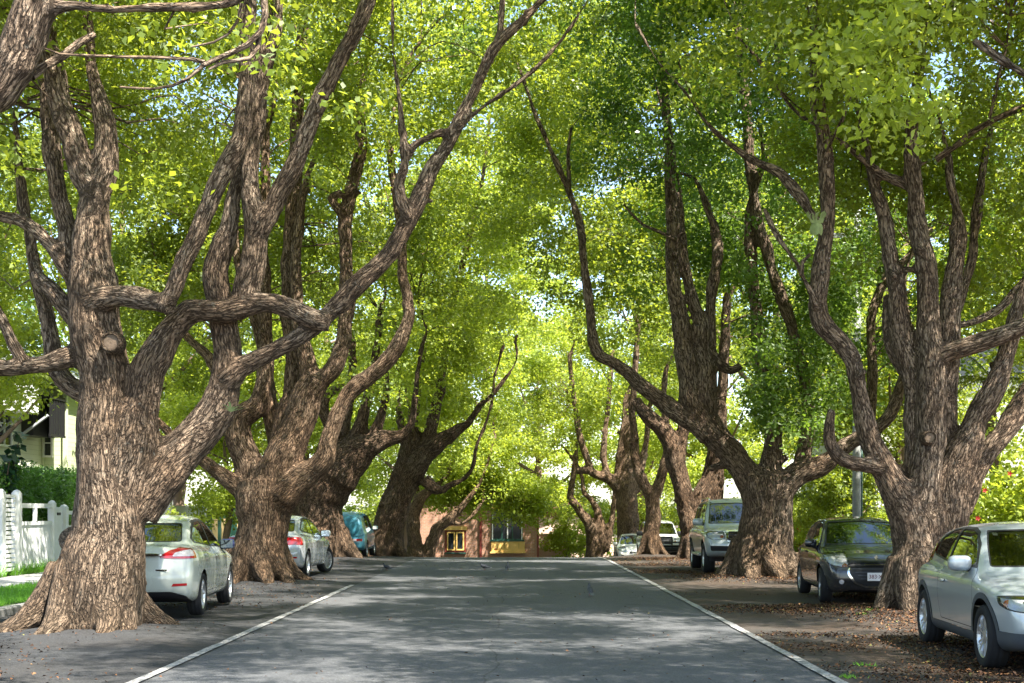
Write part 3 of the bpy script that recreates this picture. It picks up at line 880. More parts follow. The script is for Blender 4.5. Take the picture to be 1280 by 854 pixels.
# ---- sixth right tree
TREES.append(make_tree('street_tree', 'small forked tree farthest along the right side of the road', ST, 76.0, [
    (0, 0, '742,706,15 743,680,12 737,655,8.5 724,636,6.5 713,621,5.5 716,600,4.5 719,580,4 722,550,3', 'e'),
    (0, .1, '748,690,9 751,665,8 748,640,6 739,625,4.5 730,613,4 726,590,3', 'e'),
    (.1, .2, '756,690,6 764,660,4.5 768,620,4 772,570,3', 'e'),
], .5, 6, .9, .075, .08, [(4.6, 77.0, 12.0, 5.0, 5.0, 6.0, 320), (3.1, 74.0, 6.0, 1.3, 1.0, 1.3, 60), (2.2, 76.0, 8.5, 2.6, 2.0, 3.4, 220)],
    (.18, 42, .68, LEAF_BRIGHT), BARK_FAR, soft=.6, ext=2.0, seed=27, ntw=70))

for T in TREES:
    finish_tree(T)
# ================================================================== GROUND
TBASE = [(T['base'][0], T['base'][1], T['rt']) for T in TREES]


def bumps(X, Y):
    z = np.zeros_like(X)
    for bx, by, rt in TBASE:
        d2 = (X - bx) ** 2 + (Y - by) ** 2
        z += 0.13 * np.exp(-d2 / (1.9 * rt + 0.35) ** 2)
    return z


def strip(name, x0, x1, y0, y1, dz, mat, nx, step=0.5, rough=0.0, mound=False, kind='structure', fall=0.0, edge=0.0):
    ny = max(2, int((y1 - y0) / step) + 1)
    xs, ys = np.linspace(x0, x1, nx), np.linspace(y0, y1, ny)
    X, Y = np.meshgrid(xs, ys)
    Z = gz(Y) + dz
    if mound: Z = Z + bumps(X, Y) * np.clip((np.minimum(X - x0, x1 - X)) / 0.6, 0, 1)
    if rough: Z = Z + (fnoise(np.stack([X.ravel(), Y.ravel(), 0 * X.ravel()], 1) * 0.8, 3, 4).reshape(X.shape) - 0.5) * rough * np.clip((np.minimum(X - x0, x1 - X)) / 0.5, 0, 1)
    if edge:
        wob = (fnoise(np.stack([Y[:, 0] * 1.6, Y[:, 0] * 0 + x0, Y[:, 0] * 0], 1), 3, 2) - 0.5) * edge
        X = X.copy(); X[:, 0] += wob; X[:, -1] += wob[::-1]
    V = np.stack([X, Y, Z], -1).reshape(-1, 3)
    i = np.arange(ny - 1)[:, None] * nx + np.arange(nx - 1)[None, :]
    Fq = np.stack([i, i + 1, i + nx + 1, i + nx], -1).reshape(-1, 4).astype(np.int32)
    o = mesh_np(name, V, Fq, mat, smooth=True)
    tag(o, kind=kind)
    return o


def asphalt(name, base, dirt, amount, blue=0.0):
    n = NT(name)
    co = n.coord('Object')
    agg = n.n('ShaderNodeTexVoronoi', feature='F1', ins={'Vector': co, 'Scale': 85.0})
    sp = n.noise(co, 190.0, 3, 0.7)
    md = n.noise(co, 3.0, 5, 0.6)
    bg_ = n.noise(co, 0.55, 5, 0.6)
    st = n.n('ShaderNodeVectorMath', operation='MULTIPLY', ins={0: co, 1: (1.0, 0.09, 1.0)}).outputs[0]
    wear = n.noise(st, 1.1, 3, 0.5)
    c = n.mix(agg.outputs['Color'], tuple(x * 0.55 for x in base), tuple(x * 1.5 for x in base))
    c = n.mix(n.ramp(sp, [(0.6, 0.0), (0.78, 0.6)]), c, tuple(min(1, x * 2.6) for x in base))
    c = n.mix(n.ramp(md, [(0.35, 0.45), (0.65, 0.0)]), c, tuple(x * 0.6 for x in base))
    c = n.mix(n.ramp(wear, [(0.35, 0.0), (0.7, 0.35)]), c, tuple(min(1, x * 1.5) for x in base))
    c = n.mix(n.math('MULTIPLY', n.ramp(bg_, [(0.38, 0.0), (0.62, 1.0)]), amount), c, dirt)
    # coarse stones that show at street distance, darker seal patches, oil spots and tar-filled seams
    g1 = n.noise(co, 42.0, 4, 0.75); g2 = n.noise(co, 17.0, 3, 0.7)
    c = n.mix(n.ramp(g1, [(0.30, 0.75), (0.52, 0.0)]), c, tuple(x * 0.30 for x in base))
    c = n.mix(n.ramp(g1, [(0.56, 0.0), (0.74, 0.75)]), c, tuple(min(1, x * 2.7) for x in base))
    c = n.mix(n.ramp(g2, [(0.40, 0.35), (0.6, 0.0)]), c, tuple(x * 0.6 for x in base))
    warp = n.n('ShaderNodeVectorMath', operation='ADD', ins={0: co, 1: n.n('ShaderNodeVectorMath', operation='SCALE', ins={0: n.n('ShaderNodeTexNoise', ins={'Vector': co, 'Scale': 2.0, 'Detail': 4.0}).outputs['Color'], 3: 0.5}).outputs[0]}).outputs[0]
    pt = n.n('ShaderNodeTexVoronoi', feature='F1', ins={'Vector': warp, 'Scale': 0.9}).outputs['Distance']
    c = n.mix(n.ramp(pt, [(0.05, 0.6), (0.16, 0.0)]), c, tuple(x * 0.35 for x in base))
    sx = n.n('ShaderNodeSeparateXYZ', ins={0: n.n('ShaderNodeVectorMath', operation='ADD', ins={0: co, 1: n.n('ShaderNodeVectorMath', operation='SCALE', ins={0: n.n('ShaderNodeTexNoise', ins={'Vector': co, 'Scale': 0.6, 'Detail': 5.0}).outputs['Color'], 3: 0.45}).outputs[0]}).outputs[0]})
    seam = n.math('ABSOLUTE', n.math('SUBTRACT', sx.outputs['X'], -0.05))
    brk = n.ramp(n.noise(co, 0.5, 2), [(0.42, 0.0), (0.5, 1.0)])
    c = n.mix(n.math('MULTIPLY', n.ramp(seam, [(0.006, 0.55), (0.016, 0.0)]), brk), c, (0.018, 0.018, 0.019))
    patch = n.n('ShaderNodeTexVoronoi', feature='F1', distance='CHEBYCHEV', ins={'Vector': n.n('ShaderNodeVectorMath', operation='MULTIPLY', ins={0: co, 1: (0.45, 0.16, 1.0)}).outputs[0], 'Scale': 1.0, 'Randomness': 0.9})
    c = n.mix(n.math('MULTIPLY', n.ramp(n.n('ShaderNodeSeparateColor', ins={0: patch.outputs['Color']}).outputs[0], [(0.70, 0.0), (0.72, 1.0)], 'CONSTANT'), n.ramp(patch.outputs['Distance'], [(0.30, 0.40), (0.315, 0.0)])), c, tuple(x * 0.5 for x in base))
    h = n.math('ADD', n.math('ADD', agg.outputs['Distance'], n.math('MULTIPLY', g1, 1.2)), n.math('MULTIPLY', md, 0.6))
    return n.done(n.pbr(c, 0.82, 0, n.bump(h, 0.55, 0.006), 0.35))


M_ROAD = asphalt('asphalt', (0.092, 0.096, 0.102), (0.100, 0.097, 0.094), 0.25)
M_PARK = asphalt('asphalt_worn', (0.052, 0.047, 0.042), (0.066, 0.040, 0.024), 0.95)
M_PARKL = asphalt('asphalt_shoulder', (0.043, 0.045, 0.048), (0.046, 0.037, 0.029), 0.5)
M_EARTH = simple('earth', (0.075, 0.052, 0.034), 0.95, var=0.5, scale=1.2, bump=0.02, bscale=20)
M_LAWN = simple('lawn_soil', (0.05, 0.085, 0.02), 0.95, var=0.4, scale=2.0, bump=0.02, bscale=30)
M_PATH = simple('concrete_path', (0.42, 0.41, 0.38), 0.85, var=0.2, scale=1.5, bump=0.003)
M_KERB = simple('kerb_concrete', (0.26, 0.255, 0.24), 0.85, var=0.35, scale=3.0, bump=0.006)

# the big sheet that reaches the horizon (dips below the street, level with it far away)
ys = np.concatenate([np.linspace(-60, 0, 7), np.arange(4, 90, 2.0), [100, 130, 200, 400, 900]])
xs = np.array([-900, -300, -100, -60, -40, -30, -24, -18, -12, -6, 0, 6, 12, 18, 24, 30, 40, 60, 100, 300, 900.0])
X, Y = np.meshgrid(xs, ys)
Z = gz(Y) - 0.06
V = np.stack([X, Y, Z], -1).reshape(-1, 3)
nx = len(xs)
i = np.arange(len(ys) - 1)[:, None] * nx + np.arange(nx - 1)[None, :]
tag(mesh_np('ground', V, np.stack([i, i + 1, i + nx + 1, i + nx], -1).reshape(-1, 4).astype(np.int32), M_EARTH, smooth=True), kind='structure')
strip('road', -3.46, 2.93, -8, 80, 0.0, M_ROAD, 20, 0.5, 0.03)
strip('parking_strip', -7.7, -3.46, -8, 76, 0.0, M_PARKL, 40, 0.2, 0.05, True)
strip('parking_strip', 2.93, 7.4, -8, 76, 0.0, M_PARK, 40, 0.2, 0.05, True)
strip('cross_street', -40, 40, 80, 90, -0.004, M_ROAD, 60, 1.0)
strip('grass_verge', -9.75, -7.88, -8, 76, 0.11, M_LAWN, 10, 0.5, 0.05)
strip('footpath', -11.45, -9.75, -8, 76, 0.115, M_PATH, 4, 1.0)
strip('grass_verge', 7.58, 12.0, -8, 76, 0.11, M_EARTH, 10, 0.5, 0.06)

# kerbs: real upstands with a rounded nose, laid in lengths
for (xa, xb, sgn) in ((-7.88, -7.7, 1), (7.4, 7.58, -1)):
    prof = [(xa, 0.11), (xb, 0.11)] if sgn > 0 else [(xa, 0.11), (xb, 0.11)]
    pts = [(xa, -0.1), (xa, .112), (xa + .03, .124), (xb - .03, .124), (xb, .10), (xb, -0.1)]
    ysk = np.arange(-8, 76.1, 1.0)
    V = np.array([(px_, yy, pz + float(gz(yy))) for yy in ysk for px_, pz in pts])
    Fk = [(r * 6 + c, r * 6 + c + 1, r * 6 + c + 7, r * 6 + c + 6) for r in range(len(ysk) - 1) for c in range(5)]
    tag(mesh_np('kerb', V, Fk, M_KERB), kind='structure')

# painted edge lines, worn through in places
nl = NT('line_paint')
co = nl.coord('Object')
wornf = nl.ramp(nl.noise(co, 26.0, 6, 0.75), [(0.44, 0.0), (0.60, 1.0)])
tone = nl.ramp(nl.noise(co, 5.0, 3), [(0.3, (0.30, 0.30, 0.29)), (0.7, (0.56, 0.555, 0.53))])
M_LINE = nl.done(nl.pbr(nl.mix(wornf, (0.14, 0.14, 0.14), tone), 0.75))
strip('road_marking', -3.55, -3.44, -6, 29, 0.016, M_LINE, 2, 0.25, 0, edge=0.04)
strip('road_marking', 2.91, 3.02, -6, 78, 0.016, M_LINE, 2, 0.25, 0, edge=0.04)


# ------------------------------------------------------------------ leaf litter, grass, weeds
def litter(name, n, seed, dens, mat, size=(0.018, 0.052)):
    g = np.random.default_rng(seed)
    P = np.stack([g.uniform(dens[0], dens[1], n * 6), g.uniform(dens[2], dens[3], n * 6)], 1)
    q = fnoise(np.c_[P * 0.55, np.zeros(len(P))], 4, seed)
    wgt = np.clip((q - 0.47) * 6, 0, 1)
    for bx, by, rt in TBASE:
        d = np.hypot(P[:, 0] - bx, P[:, 1] - by)
        wgt = np.maximum(wgt, 0.9 * np.exp(-((d - rt * 1.3) / 0.8) ** 2))
    wgt = wgt * dens[4](P)
    P = P[g.random(len(P)) < wgt][:n]
    k = len(P)
    z = gz(P[:, 1]) + bumps(P[:, 0], P[:, 1]) + 0.012 + 0.02 * g.random(k)
    z = np.where((P[:, 0] < -7.8) | (P[:, 0] > 7.5), z + 0.12, z)
    a = g.random(k) * 6.283
    s = g.uniform(size[0], size[1], k)
    A = np.stack([np.cos(a), np.sin(a), g.normal(0, .30, k)], 1) * s[:, None]
    B = np.stack([-np.sin(a), np.cos(a), g.normal(0, .30, k)], 1) * (s * 0.32)[:, None]
    C = np.c_[P, z]
    up = np.array([0, 0, 1.0]) * (s * 0.22)[:, None]
    V = np.stack([C - A * .5, C + B + up, C + A * .5, C - B + up], 1).reshape(-1, 3)
    o = mesh_np(name, V, np.arange(k * 4, dtype=np.int32).reshape(-1, 4), mat, attrs={'rnd': ('FLOAT', 'FACE', g.random(k))})
    return tag(o, kind='stuff')


n = NT('dead_leaf')
M_DEAD = n.done(n.pbr(n.ramp(n.attr('rnd'), [(0.0, (0.030, 0.016, 0.010)), (0.45, (0.085, 0.040, 0.020)), (0.80, (0.17, 0.078, 0.034)), (0.95, (0.27, 0.16, 0.075)), (1.0, (0.16, 0.17, 0.05))]), 0.75, 0, None, 0.3))
tag(litter('leaf_litter', 42000, 5, (3.0, 7.4, 9, 48, lambda P: np.clip((P[:, 0] - 2.6) / 1.6, 0.03, 1) * np.clip((60 - P[:, 1]) / 30, .2, 1)), M_DEAD), 'brown fallen leaves drifted over the right parking strip', 'fallen leaves')
tag(litter('leaf_litter', 2600, 6, (-7.6, -3.5, 9, 48, lambda P: np.clip((-3.0 - P[:, 0]) / 3.0, 0.02, .7)), M_DEAD), 'fallen leaves round the feet of the left trees', 'fallen leaves')
tag(litter('leaf_litter', 900, 8, (-3.5, 3.0, 9, 46, lambda P: 0.25 + 0 * P[:, 0]), M_DEAD, (0.02, 0.045)), 'stray leaves scattered on the carriageway', 'fallen leaves')


def blades(name, xr, yr, n, h, mat, seed, zf=0.11, bound=None):
    g = np.random.default_rng(seed)
    P = np.stack([g.uniform(*xr, n), g.uniform(*yr, n)], 1)
    q = fnoise(np.c_[P * 1.3, np.zeros(n)], 3, seed)
    P = P[q > 0.36]; n = len(P)
    z = gz(P[:, 1]) + zf
    a = g.random(n) * 6.283
    hh = h * (0.5 + 0.8 * g.random(n))
    lean = g.normal(0, .35, (n, 2)) * hh[:, None]
    bw = 0.006 + 0.006 * g.random(n)
    bx, by = np.cos(a) * bw, np.sin(a) * bw
    V = np.stack([np.c_[P[:, 0] - bx, P[:, 1] - by, z], np.c_[P[:, 0] + bx, P[:, 1] + by, z], np.c_[P[:, 0] + lean[:, 0], P[:, 1] + lean[:, 1], z + hh]], 1).reshape(-1, 3)
    return mesh_np(name, V, np.arange(n * 3, dtype=np.int32).reshape(-1, 3), mat, attrs={'rnd': ('FLOAT', 'FACE', g.random(n))})


M_GRASS = leaf_material('grass_blade', (0.05, 0.13, 0.012), (0.12, 0.25, 0.03), (0.14, 0.30, 0.03))
tag(blades('grass', (-9.75, -7.9), (15, 34), 26000, .085, M_GRASS, 31), 'short bright green grass on the left verge', 'grass', kind='stuff')
tag(blades('grass', (-11.9, -11.45), (28, 34), 2500, .28, M_GRASS, 32), 'longer grass tufts along the foot of the white fence', 'grass', kind='stuff')
g = np.random.default_rng(33)
wc = [(3.55, 13.9), (3.15, 12.9), (5.3, 20.4), (5.05, 19.9)]
P = np.array([(x + dx, y + dy, 0) for x, y in wc for dx, dy in g.normal(0, .055, (34, 2))])
hh = 0.018 + .03 * g.random(len(P)); aa = g.random(len(P)) * 6.28
bw = np.c_[np.cos(aa) * .009, np.sin(aa) * .009, 0 * aa]
P[:, 2] = bumps(P[:, 0], P[:, 1])
V = np.stack([P - bw, P + bw, P + np.c_[g.normal(0, .03, (len(P), 2)), hh]], 1).reshape(-1, 3)
tag(mesh_np('weeds', V, np.arange(len(P) * 3, dtype=np.int32).reshape(-1, 3), M_GRASS, attrs={'rnd': ('FLOAT', 'FACE', g.random(len(P)))}), 'small green weeds growing through the right parking strip', 'weeds', kind='stuff')

# ================================================================== GARDENS: trees and shrubs behind the street
M_STEM = simple('garden_stem', (0.16, 0.11, 0.075), 0.9, var=0.3, bump=0.01)


def garden_tree(label, X, Y, h, rx, mat, n, size, K, cr, seed, trunk_r=0.2, z0=None, cat='tree', name='garden_tree', group='garden trees behind the street', lean=0.0, low=0.25, ry=None, thr=0.48):
    g = np.random.default_rng(seed)
    n = int(n * 1.45)
    zg = float(gz(Y)) + 0.05
    root = empty(name, (X, Y, zg))
    tag(root, label, cat, group)
    # wood in local coordinates
    m = MB()
    top = np.array([lean, 0.0, h * 0.62])
    tr = catmull(np.array([[0, 0, -0.2, trunk_r * 1.35], [g.normal(0, .05), 0, 0.5, trunk_r], [lean * .4 + g.normal(0, .1), g.normal(0, .1), h * .32, trunk_r * .8], [*top, trunk_r * .4], [lean * 1.2, 0, h * .85, trunk_r * .12]]), 0.4)
    m.tube(tr[:, :3], tr[:, 3] * (1 + .15 * g.normal(size=len(tr))), 9)
    for k in range(7):
        t0 = tr[int(len(tr) * (0.35 + 0.5 * k / 7))]
        a = k * 2.4 + g.random()
        e = t0[:3] + np.array([math.cos(a) * rx * .7, math.sin(a) * rx * .7, h * .22 * (0.6 + g.random())])
        mid = (t0[:3] + e) / 2 + np.array([0, 0, -0.1 * rx]) + g.normal(size=3) * .15
        S = catmull(np.array([[*t0[:3], t0[3] * .6], [*mid, t0[3] * .4], [*e, t0[3] * .12]]), 0.4)
        m.tube(S[:, :3], S[:, 3], 6)
    m.build('trunk', M_STEM, root, smooth=True)
    ry = ry or rx
    zc = h * (low + 1) / 2
    P, tone = crown_points([(lean * .7, 0, zc, rx, ry, h * (1 - low) / 2, max(n, 201) if rx > 1.6 else n)], seed, thr - .03, 0.6)
    W = P + np.array([X, Y, zg])
    crr = cr * (.7 + .6 * g.random(len(P)))
    ok = clear_of_wood(W, crr, seed=seed) & (W[:, 2] > zg + 0.3)
    leaf_mesh('crown', P[ok], crr[ok], K, size, root, mat, seed + 1, crnd=tone[ok])
    return root


GT = 'garden trees behind the street'
# left gardens
garden_tree('garden tree with dark crown beside the pale green house', -14.2, 33.0, 8.5, 2.6, LEAF, 420, .11, 46, .45, 101, low=.32)
garden_tree('light green tree beyond the white fence, leaves over its top rail', -9.9, 46.0, 6.0, 2.2, LEAF_BRIGHT, 380, .12, 48, .42, 102, .12, low=.22)
garden_tree('tall garden tree rising behind the pale green house', -20.5, 41.0, 18, 5.5, LEAF, 720, .16, 46, .65, 103, .35)
garden_tree('garden tree behind the first two street trees on the left', -14.5, 50.0, 18, 5.2, LEAF, 820, .15, 46, .62, 104, .3)
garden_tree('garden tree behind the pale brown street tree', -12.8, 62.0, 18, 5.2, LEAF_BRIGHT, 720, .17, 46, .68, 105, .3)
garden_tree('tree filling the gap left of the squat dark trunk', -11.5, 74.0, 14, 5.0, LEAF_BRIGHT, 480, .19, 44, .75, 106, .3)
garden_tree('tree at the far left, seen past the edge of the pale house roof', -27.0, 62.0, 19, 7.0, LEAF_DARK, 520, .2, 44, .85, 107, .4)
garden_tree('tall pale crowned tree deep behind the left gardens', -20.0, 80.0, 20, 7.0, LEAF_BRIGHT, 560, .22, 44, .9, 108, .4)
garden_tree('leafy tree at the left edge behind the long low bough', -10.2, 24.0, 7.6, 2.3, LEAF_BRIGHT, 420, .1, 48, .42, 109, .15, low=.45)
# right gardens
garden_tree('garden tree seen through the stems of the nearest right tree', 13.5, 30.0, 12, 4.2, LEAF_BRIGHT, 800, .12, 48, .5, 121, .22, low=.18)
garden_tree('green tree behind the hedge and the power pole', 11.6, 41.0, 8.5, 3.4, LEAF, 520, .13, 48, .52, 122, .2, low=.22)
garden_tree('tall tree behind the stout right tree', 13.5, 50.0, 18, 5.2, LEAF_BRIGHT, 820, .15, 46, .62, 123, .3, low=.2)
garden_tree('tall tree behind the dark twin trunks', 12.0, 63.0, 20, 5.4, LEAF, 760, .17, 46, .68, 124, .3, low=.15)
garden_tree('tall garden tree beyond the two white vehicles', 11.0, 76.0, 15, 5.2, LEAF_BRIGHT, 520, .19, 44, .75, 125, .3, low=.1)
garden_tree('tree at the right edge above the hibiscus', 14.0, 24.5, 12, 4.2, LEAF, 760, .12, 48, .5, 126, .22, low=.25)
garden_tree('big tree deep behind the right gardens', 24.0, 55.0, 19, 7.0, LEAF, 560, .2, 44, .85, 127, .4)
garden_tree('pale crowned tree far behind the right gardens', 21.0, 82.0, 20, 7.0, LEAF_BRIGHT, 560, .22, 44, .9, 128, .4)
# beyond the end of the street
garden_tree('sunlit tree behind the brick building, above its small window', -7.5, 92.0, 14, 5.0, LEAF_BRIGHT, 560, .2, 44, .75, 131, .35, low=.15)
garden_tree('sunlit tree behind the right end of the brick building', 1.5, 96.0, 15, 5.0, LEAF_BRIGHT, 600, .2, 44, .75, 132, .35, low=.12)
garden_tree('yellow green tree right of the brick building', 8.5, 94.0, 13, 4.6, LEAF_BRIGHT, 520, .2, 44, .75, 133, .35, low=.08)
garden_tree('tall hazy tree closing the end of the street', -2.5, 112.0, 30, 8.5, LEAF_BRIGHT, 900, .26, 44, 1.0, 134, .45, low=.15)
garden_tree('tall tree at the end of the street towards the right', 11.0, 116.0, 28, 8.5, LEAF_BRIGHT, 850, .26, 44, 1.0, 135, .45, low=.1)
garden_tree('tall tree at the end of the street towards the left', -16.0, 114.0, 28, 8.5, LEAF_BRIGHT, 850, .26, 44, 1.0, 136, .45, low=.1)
# shrubs
SH = 'garden shrubs'
garden_tree('bright shrub standing at the corner right of the brick building', 2.9, 79.0, 3.6, 1.1, LEAF_BRIGHT, 150, .14, 44, .35, 141, .06, cat='shrub', name='shrub', group=SH, low=.05)
garden_tree('taller yellow shrub beside the small forked tree', 4.3, 81.0, 4.4, 1.3, LEAF_BRIGHT, 170, .14, 44, .38, 142, .06, cat='shrub', name='shrub', group=SH, low=.05)
garden_tree('creamy pale shrub behind the clipped hedge', 10.9, 47.0, 3.2, 1.5, LEAF_BRIGHT, 260, .1, 50, .34, 143, .07, cat='shrub', name='shrub', group=SH, low=.1)
garden_tree('dark green shrub behind the hedge, left of the power pole', 9.9, 40.3, 3.6, 1.1, LEAF, 170, .1, 46, .34, 145, .07, cat='shrub', name='shrub', group=SH, low=.2)


def hedge(label, x0, x1, y0, y1, z1, mat, n, size, K, cr, seed, extra=None):
    g = np.random.default_rng(seed)
    root = empty('hedge', ((x0 + x1) / 2, (y0 + y1) / 2, 0.0))
    tag(root, label, 'hedge')
    c = np.array([(x0 + x1) / 2, (y0 + y1) / 2, 0])
    P = np.stack([g.uniform(x0, x1, n), g.uniform(y0, y1, n), g.uniform(.2, z1, n)], 1)
    P[:, 2] += (fnoise(P * .9, 2, seed) - .5) * .35
    P[:, 2] += gz(P[:, 1])
    leaf_mesh('foliage', P - c, cr, K, size, root, mat, seed)
    if extra:
        q = g.random(n) < .35
        Q = P[q & (P[:, 2] < z1 * .75)]
        leaf_mesh('young_leaves', Q - c, cr * 1.1, 14, size, root, extra, seed + 1)
    m = MB()
    for k in range(int((y1 - y0) / .8)):
        yy = y0 + .4 + k * .8
        m.tube([(0, yy - c[1], -.1), (.05, yy - c[1] + .1, z1 * .5), (-.05, yy - c[1], z1 * .85)], [.03, .02, .008], 6)
    m.build('stem', M_STEM, root)
    return root


hedge('dark clipped hedge behind the white fence on the left', -14.6, -12.6, 31.5, 44, 2.75, LEAF_HEDGE, 1500, .1, 46, .28, 151)
hedge('low clipped hedge with red young leaves behind the dark hatchback', 10.4, 11.4, 33, 52, 1.55, LEAF_BRIGHT, 900, .085, 50, .24, 152, LEAF_RUST)
hedge('tall loose hedge along the right gardens behind the four wheel drive', 10.6, 12.0, 53, 80, 2.6, LEAF, 1300, .13, 40, .36, 161)
hedge('tall hedge along the left gardens beyond the ochre fence', -13.6, -12.3, 59, 80, 2.8, LEAF_BRIGHT, 1000, .13, 40, .36, 162)
hedge('hedge across the cross street, left of the brick building', -26, -7, 93, 95, 3.4, LEAF_BRIGHT, 1200, .17, 38, .5, 163)
hedge('hedge across the cross street, right of the pink house', 8, 28, 93, 95, 3.4, LEAF, 1200, .17, 38, .5, 164)
hib = garden_tree('hibiscus bush with red flowers above the silver hatchback', 9.55, 24.5, 3.1, 1.35, LEAF_BRIGHT, 260, .11, 46, .33, 153, .05, cat='bush', name='hibiscus_bush', group=None, low=.05)
M_RED = simple('red_petal', (0.55, 0.02, 0.025), 0.5)
for (x, y) in ((1231, 613), (1262, 592), (1222, 648)):
    p = W3(x, y, 23.0)
    m = MB()
    for k in range(5):
        a = k * 2 * math.pi / 5
        m.add([(0, 0, 0), (.05 * math.cos(a - .5), -.02, .05 * math.sin(a - .5)), (.085 * math.cos(a), -.035, .085 * math.sin(a)), (.05 * math.cos(a + .5), -.02, .05 * math.sin(a + .5))], [(0, 1, 2, 3)])
    m.tube([(0, 0, 0), (0, -.09, .01)], [.008, .006], 6)
    fl = m.build('flower', M_RED, hib)
    fl.location = Vector(p) - hib.location
    fl.scale = (.62, .62, .62)

# dark glossy large-leaved plant over the hedge, left edge
root = empty('rubber_plant', (-13.2, 34.2, 0.05))
tag(root, 'dark glossy large leaved plant rising above the hedge at the left edge', 'plant')
m = MB(); C = []
g = np.random.default_rng(154)
for k in range(9):
    a = k * .7
    tip = np.array([math.cos(a) * (.4 + .5 * g.random()), math.sin(a) * .6, 2.6 + 1.2 * g.random()])
    m.tube([(0, 0, -.1), tuple(tip * np.array([.5, .5, .5])), tuple(tip)], [.04, .03, .012], 7)
    for t in np.linspace(.55, 1, 6): C.append(tip * np.array([t, t, t]))
m.build('stem', M_STEM, root, smooth=True)
nm = NT('glossy_leaf')
M_GLOSSY = nm.done(nm.pbr(nm.ramp(nm.attr('rnd'), [(0, (.012, .045, .022)), (1, (.04, .11, .05))]), .3, 0, None, .6))
leaf_mesh('leaf_cluster', np.array(C), .22, 9, .26, root, M_GLOSSY, 155)

# palm among the right gardens
root = empty('palm_tree', (11.2, 32.0, 0.05))
tag(root, 'palm with arching feather fronds behind the stems of the nearest right tree', 'palm')
m = MB()
tz = np.linspace(-.1, 4.6, 24)
m.tube(np.c_[.1 * np.sin(tz), 0 * tz, tz], .14 + .012 * (np.arange(24) % 2), 10)
m.build('trunk', M_STEM, root, smooth=True)
g = np.random.default_rng(156)
for k in range(13):
    a = k * 2.399; el = .2 + .9 * g.random(); L = 2.2 + .5 * g.random()
    m = MB(); pts = []
    for t in np.linspace(0, 1, 14):
        r_ = L * t * math.cos(el * .6)
        pts.append((r_ * math.cos(a), r_ * math.sin(a), 4.6 + L * (t * math.sin(el) - 1.0 * t * t * .75)))
    m.tube(pts, np.linspace(.02, .005, 14), 5)
    side = np.array([-math.sin(a), math.cos(a), 0])
    for j in range(2, 14):
        for s_ in (-1, 1):
            for q in (0, .5):
                b = np.array(pts[j - 1]) * (1 - q) + np.array(pts[j]) * q
                ln = .62 * math.sin(math.pi * (j - 1 + q) / 14.5) + .08
                e = b + side * s_ * ln * .75 + np.array([math.cos(a), math.sin(a), 0]) * ln * .5 - np.array([0, 0, ln * .45])
                wv = np.array([math.cos(a), math.sin(a), 0]) * .018
                m.add([b - wv, b + wv, e], [(0, 1, 2)])
    f = m.build('frond', LEAF_BRIGHT, root)

# staghorn fern on the right tree's left bough
p = W3(1020, 283, 20.12)
root = empty('staghorn_fern', p)
root.scale = (.78, .78, .85)
tag(root, 'pale green staghorn fern clinging to the snaking right bough', 'fern')
M_STAG = simple('fern_shield', (0.24, 0.30, 0.11), 0.7, var=.4, scale=9)
m = MB()
vs = []
for j in range(7):
    for i_ in range(9):
        u, v = i_ / 8 - .5, j / 6
        wd = .24 * (0.55 + .5 * math.sin(math.pi * min(1, v * .9 + .15)))
        vs.append((u * wd, -.10 * math.cos(u * 3.0) * (1 - .3 * v) - .02, -.16 + .25 * v + .015 * math.sin(9 * u + 5 * v)))
m.add(vs, [(j * 9 + i_, j * 9 + i_ + 1, j * 9 + i_ + 10, j * 9 + i_ + 9) for j in range(6) for i_ in range(8)])
m.build('shield_frond', M_STAG, root, smooth=True)
g = np.random.default_rng(77)
for k in range(9):
    bx = (k - 4) * .022; L = .13 + .12 * g.random(); le = (k - 4) * .012 + g.normal(0, .02)
    m = MB(); vs = []
    for t, wd in ((0, .024), (.4, .018), (.75, .024), (1.0, .004)):
        vs += [(bx + le * t * 2 - wd, -.09 - .05 * t * t, .04 + L * t * (1 - .2 * t)), (bx + le * t * 2 + wd, -.095 - .06 * t * t, .04 + L * t * (1 - .2 * t))]
    m.add(vs, [(2 * q, 2 * q + 1, 2 * q + 3, 2 * q + 2) for q in range(3)])
    m.add([vs[4], vs[5], (vs[5][0] + .03 * (1 if k % 2 else -1), vs[5][1] - .02, vs[5][2] + .06)], [(0, 1, 2)])
    m.build('antler_frond', M_STAG, root, smooth=True)
# small strap fern on the near left tree
p = W3(289, 515, 17.2)
root = empty('strap_fern', p)
tag(root, 'small yellow green strap fern on the elbow of the huge left tree', 'fern')
for k in range(6):
    a = -.9 + k * .42
    m = MB(); L = .16 + .06 * (k % 3)
    pts = [(math.sin(a) * L * t, -.05 * t - .02, math.cos(a) * L * t * (1.1 - .7 * t)) for t in np.linspace(0, 1, 6)]
    vs = []
    for j, q in enumerate(pts):
        wd = .016 * math.sin(math.pi * (.15 + .8 * j / 5))
        vs += [(q[0] - wd, q[1], q[2]), (q[0] + wd, q[1], q[2])]
    m.add(vs, [(2 * j, 2 * j + 1, 2 * j + 3, 2 * j + 2) for j in range(5)])
    m.build('frond', M_STAG, root)

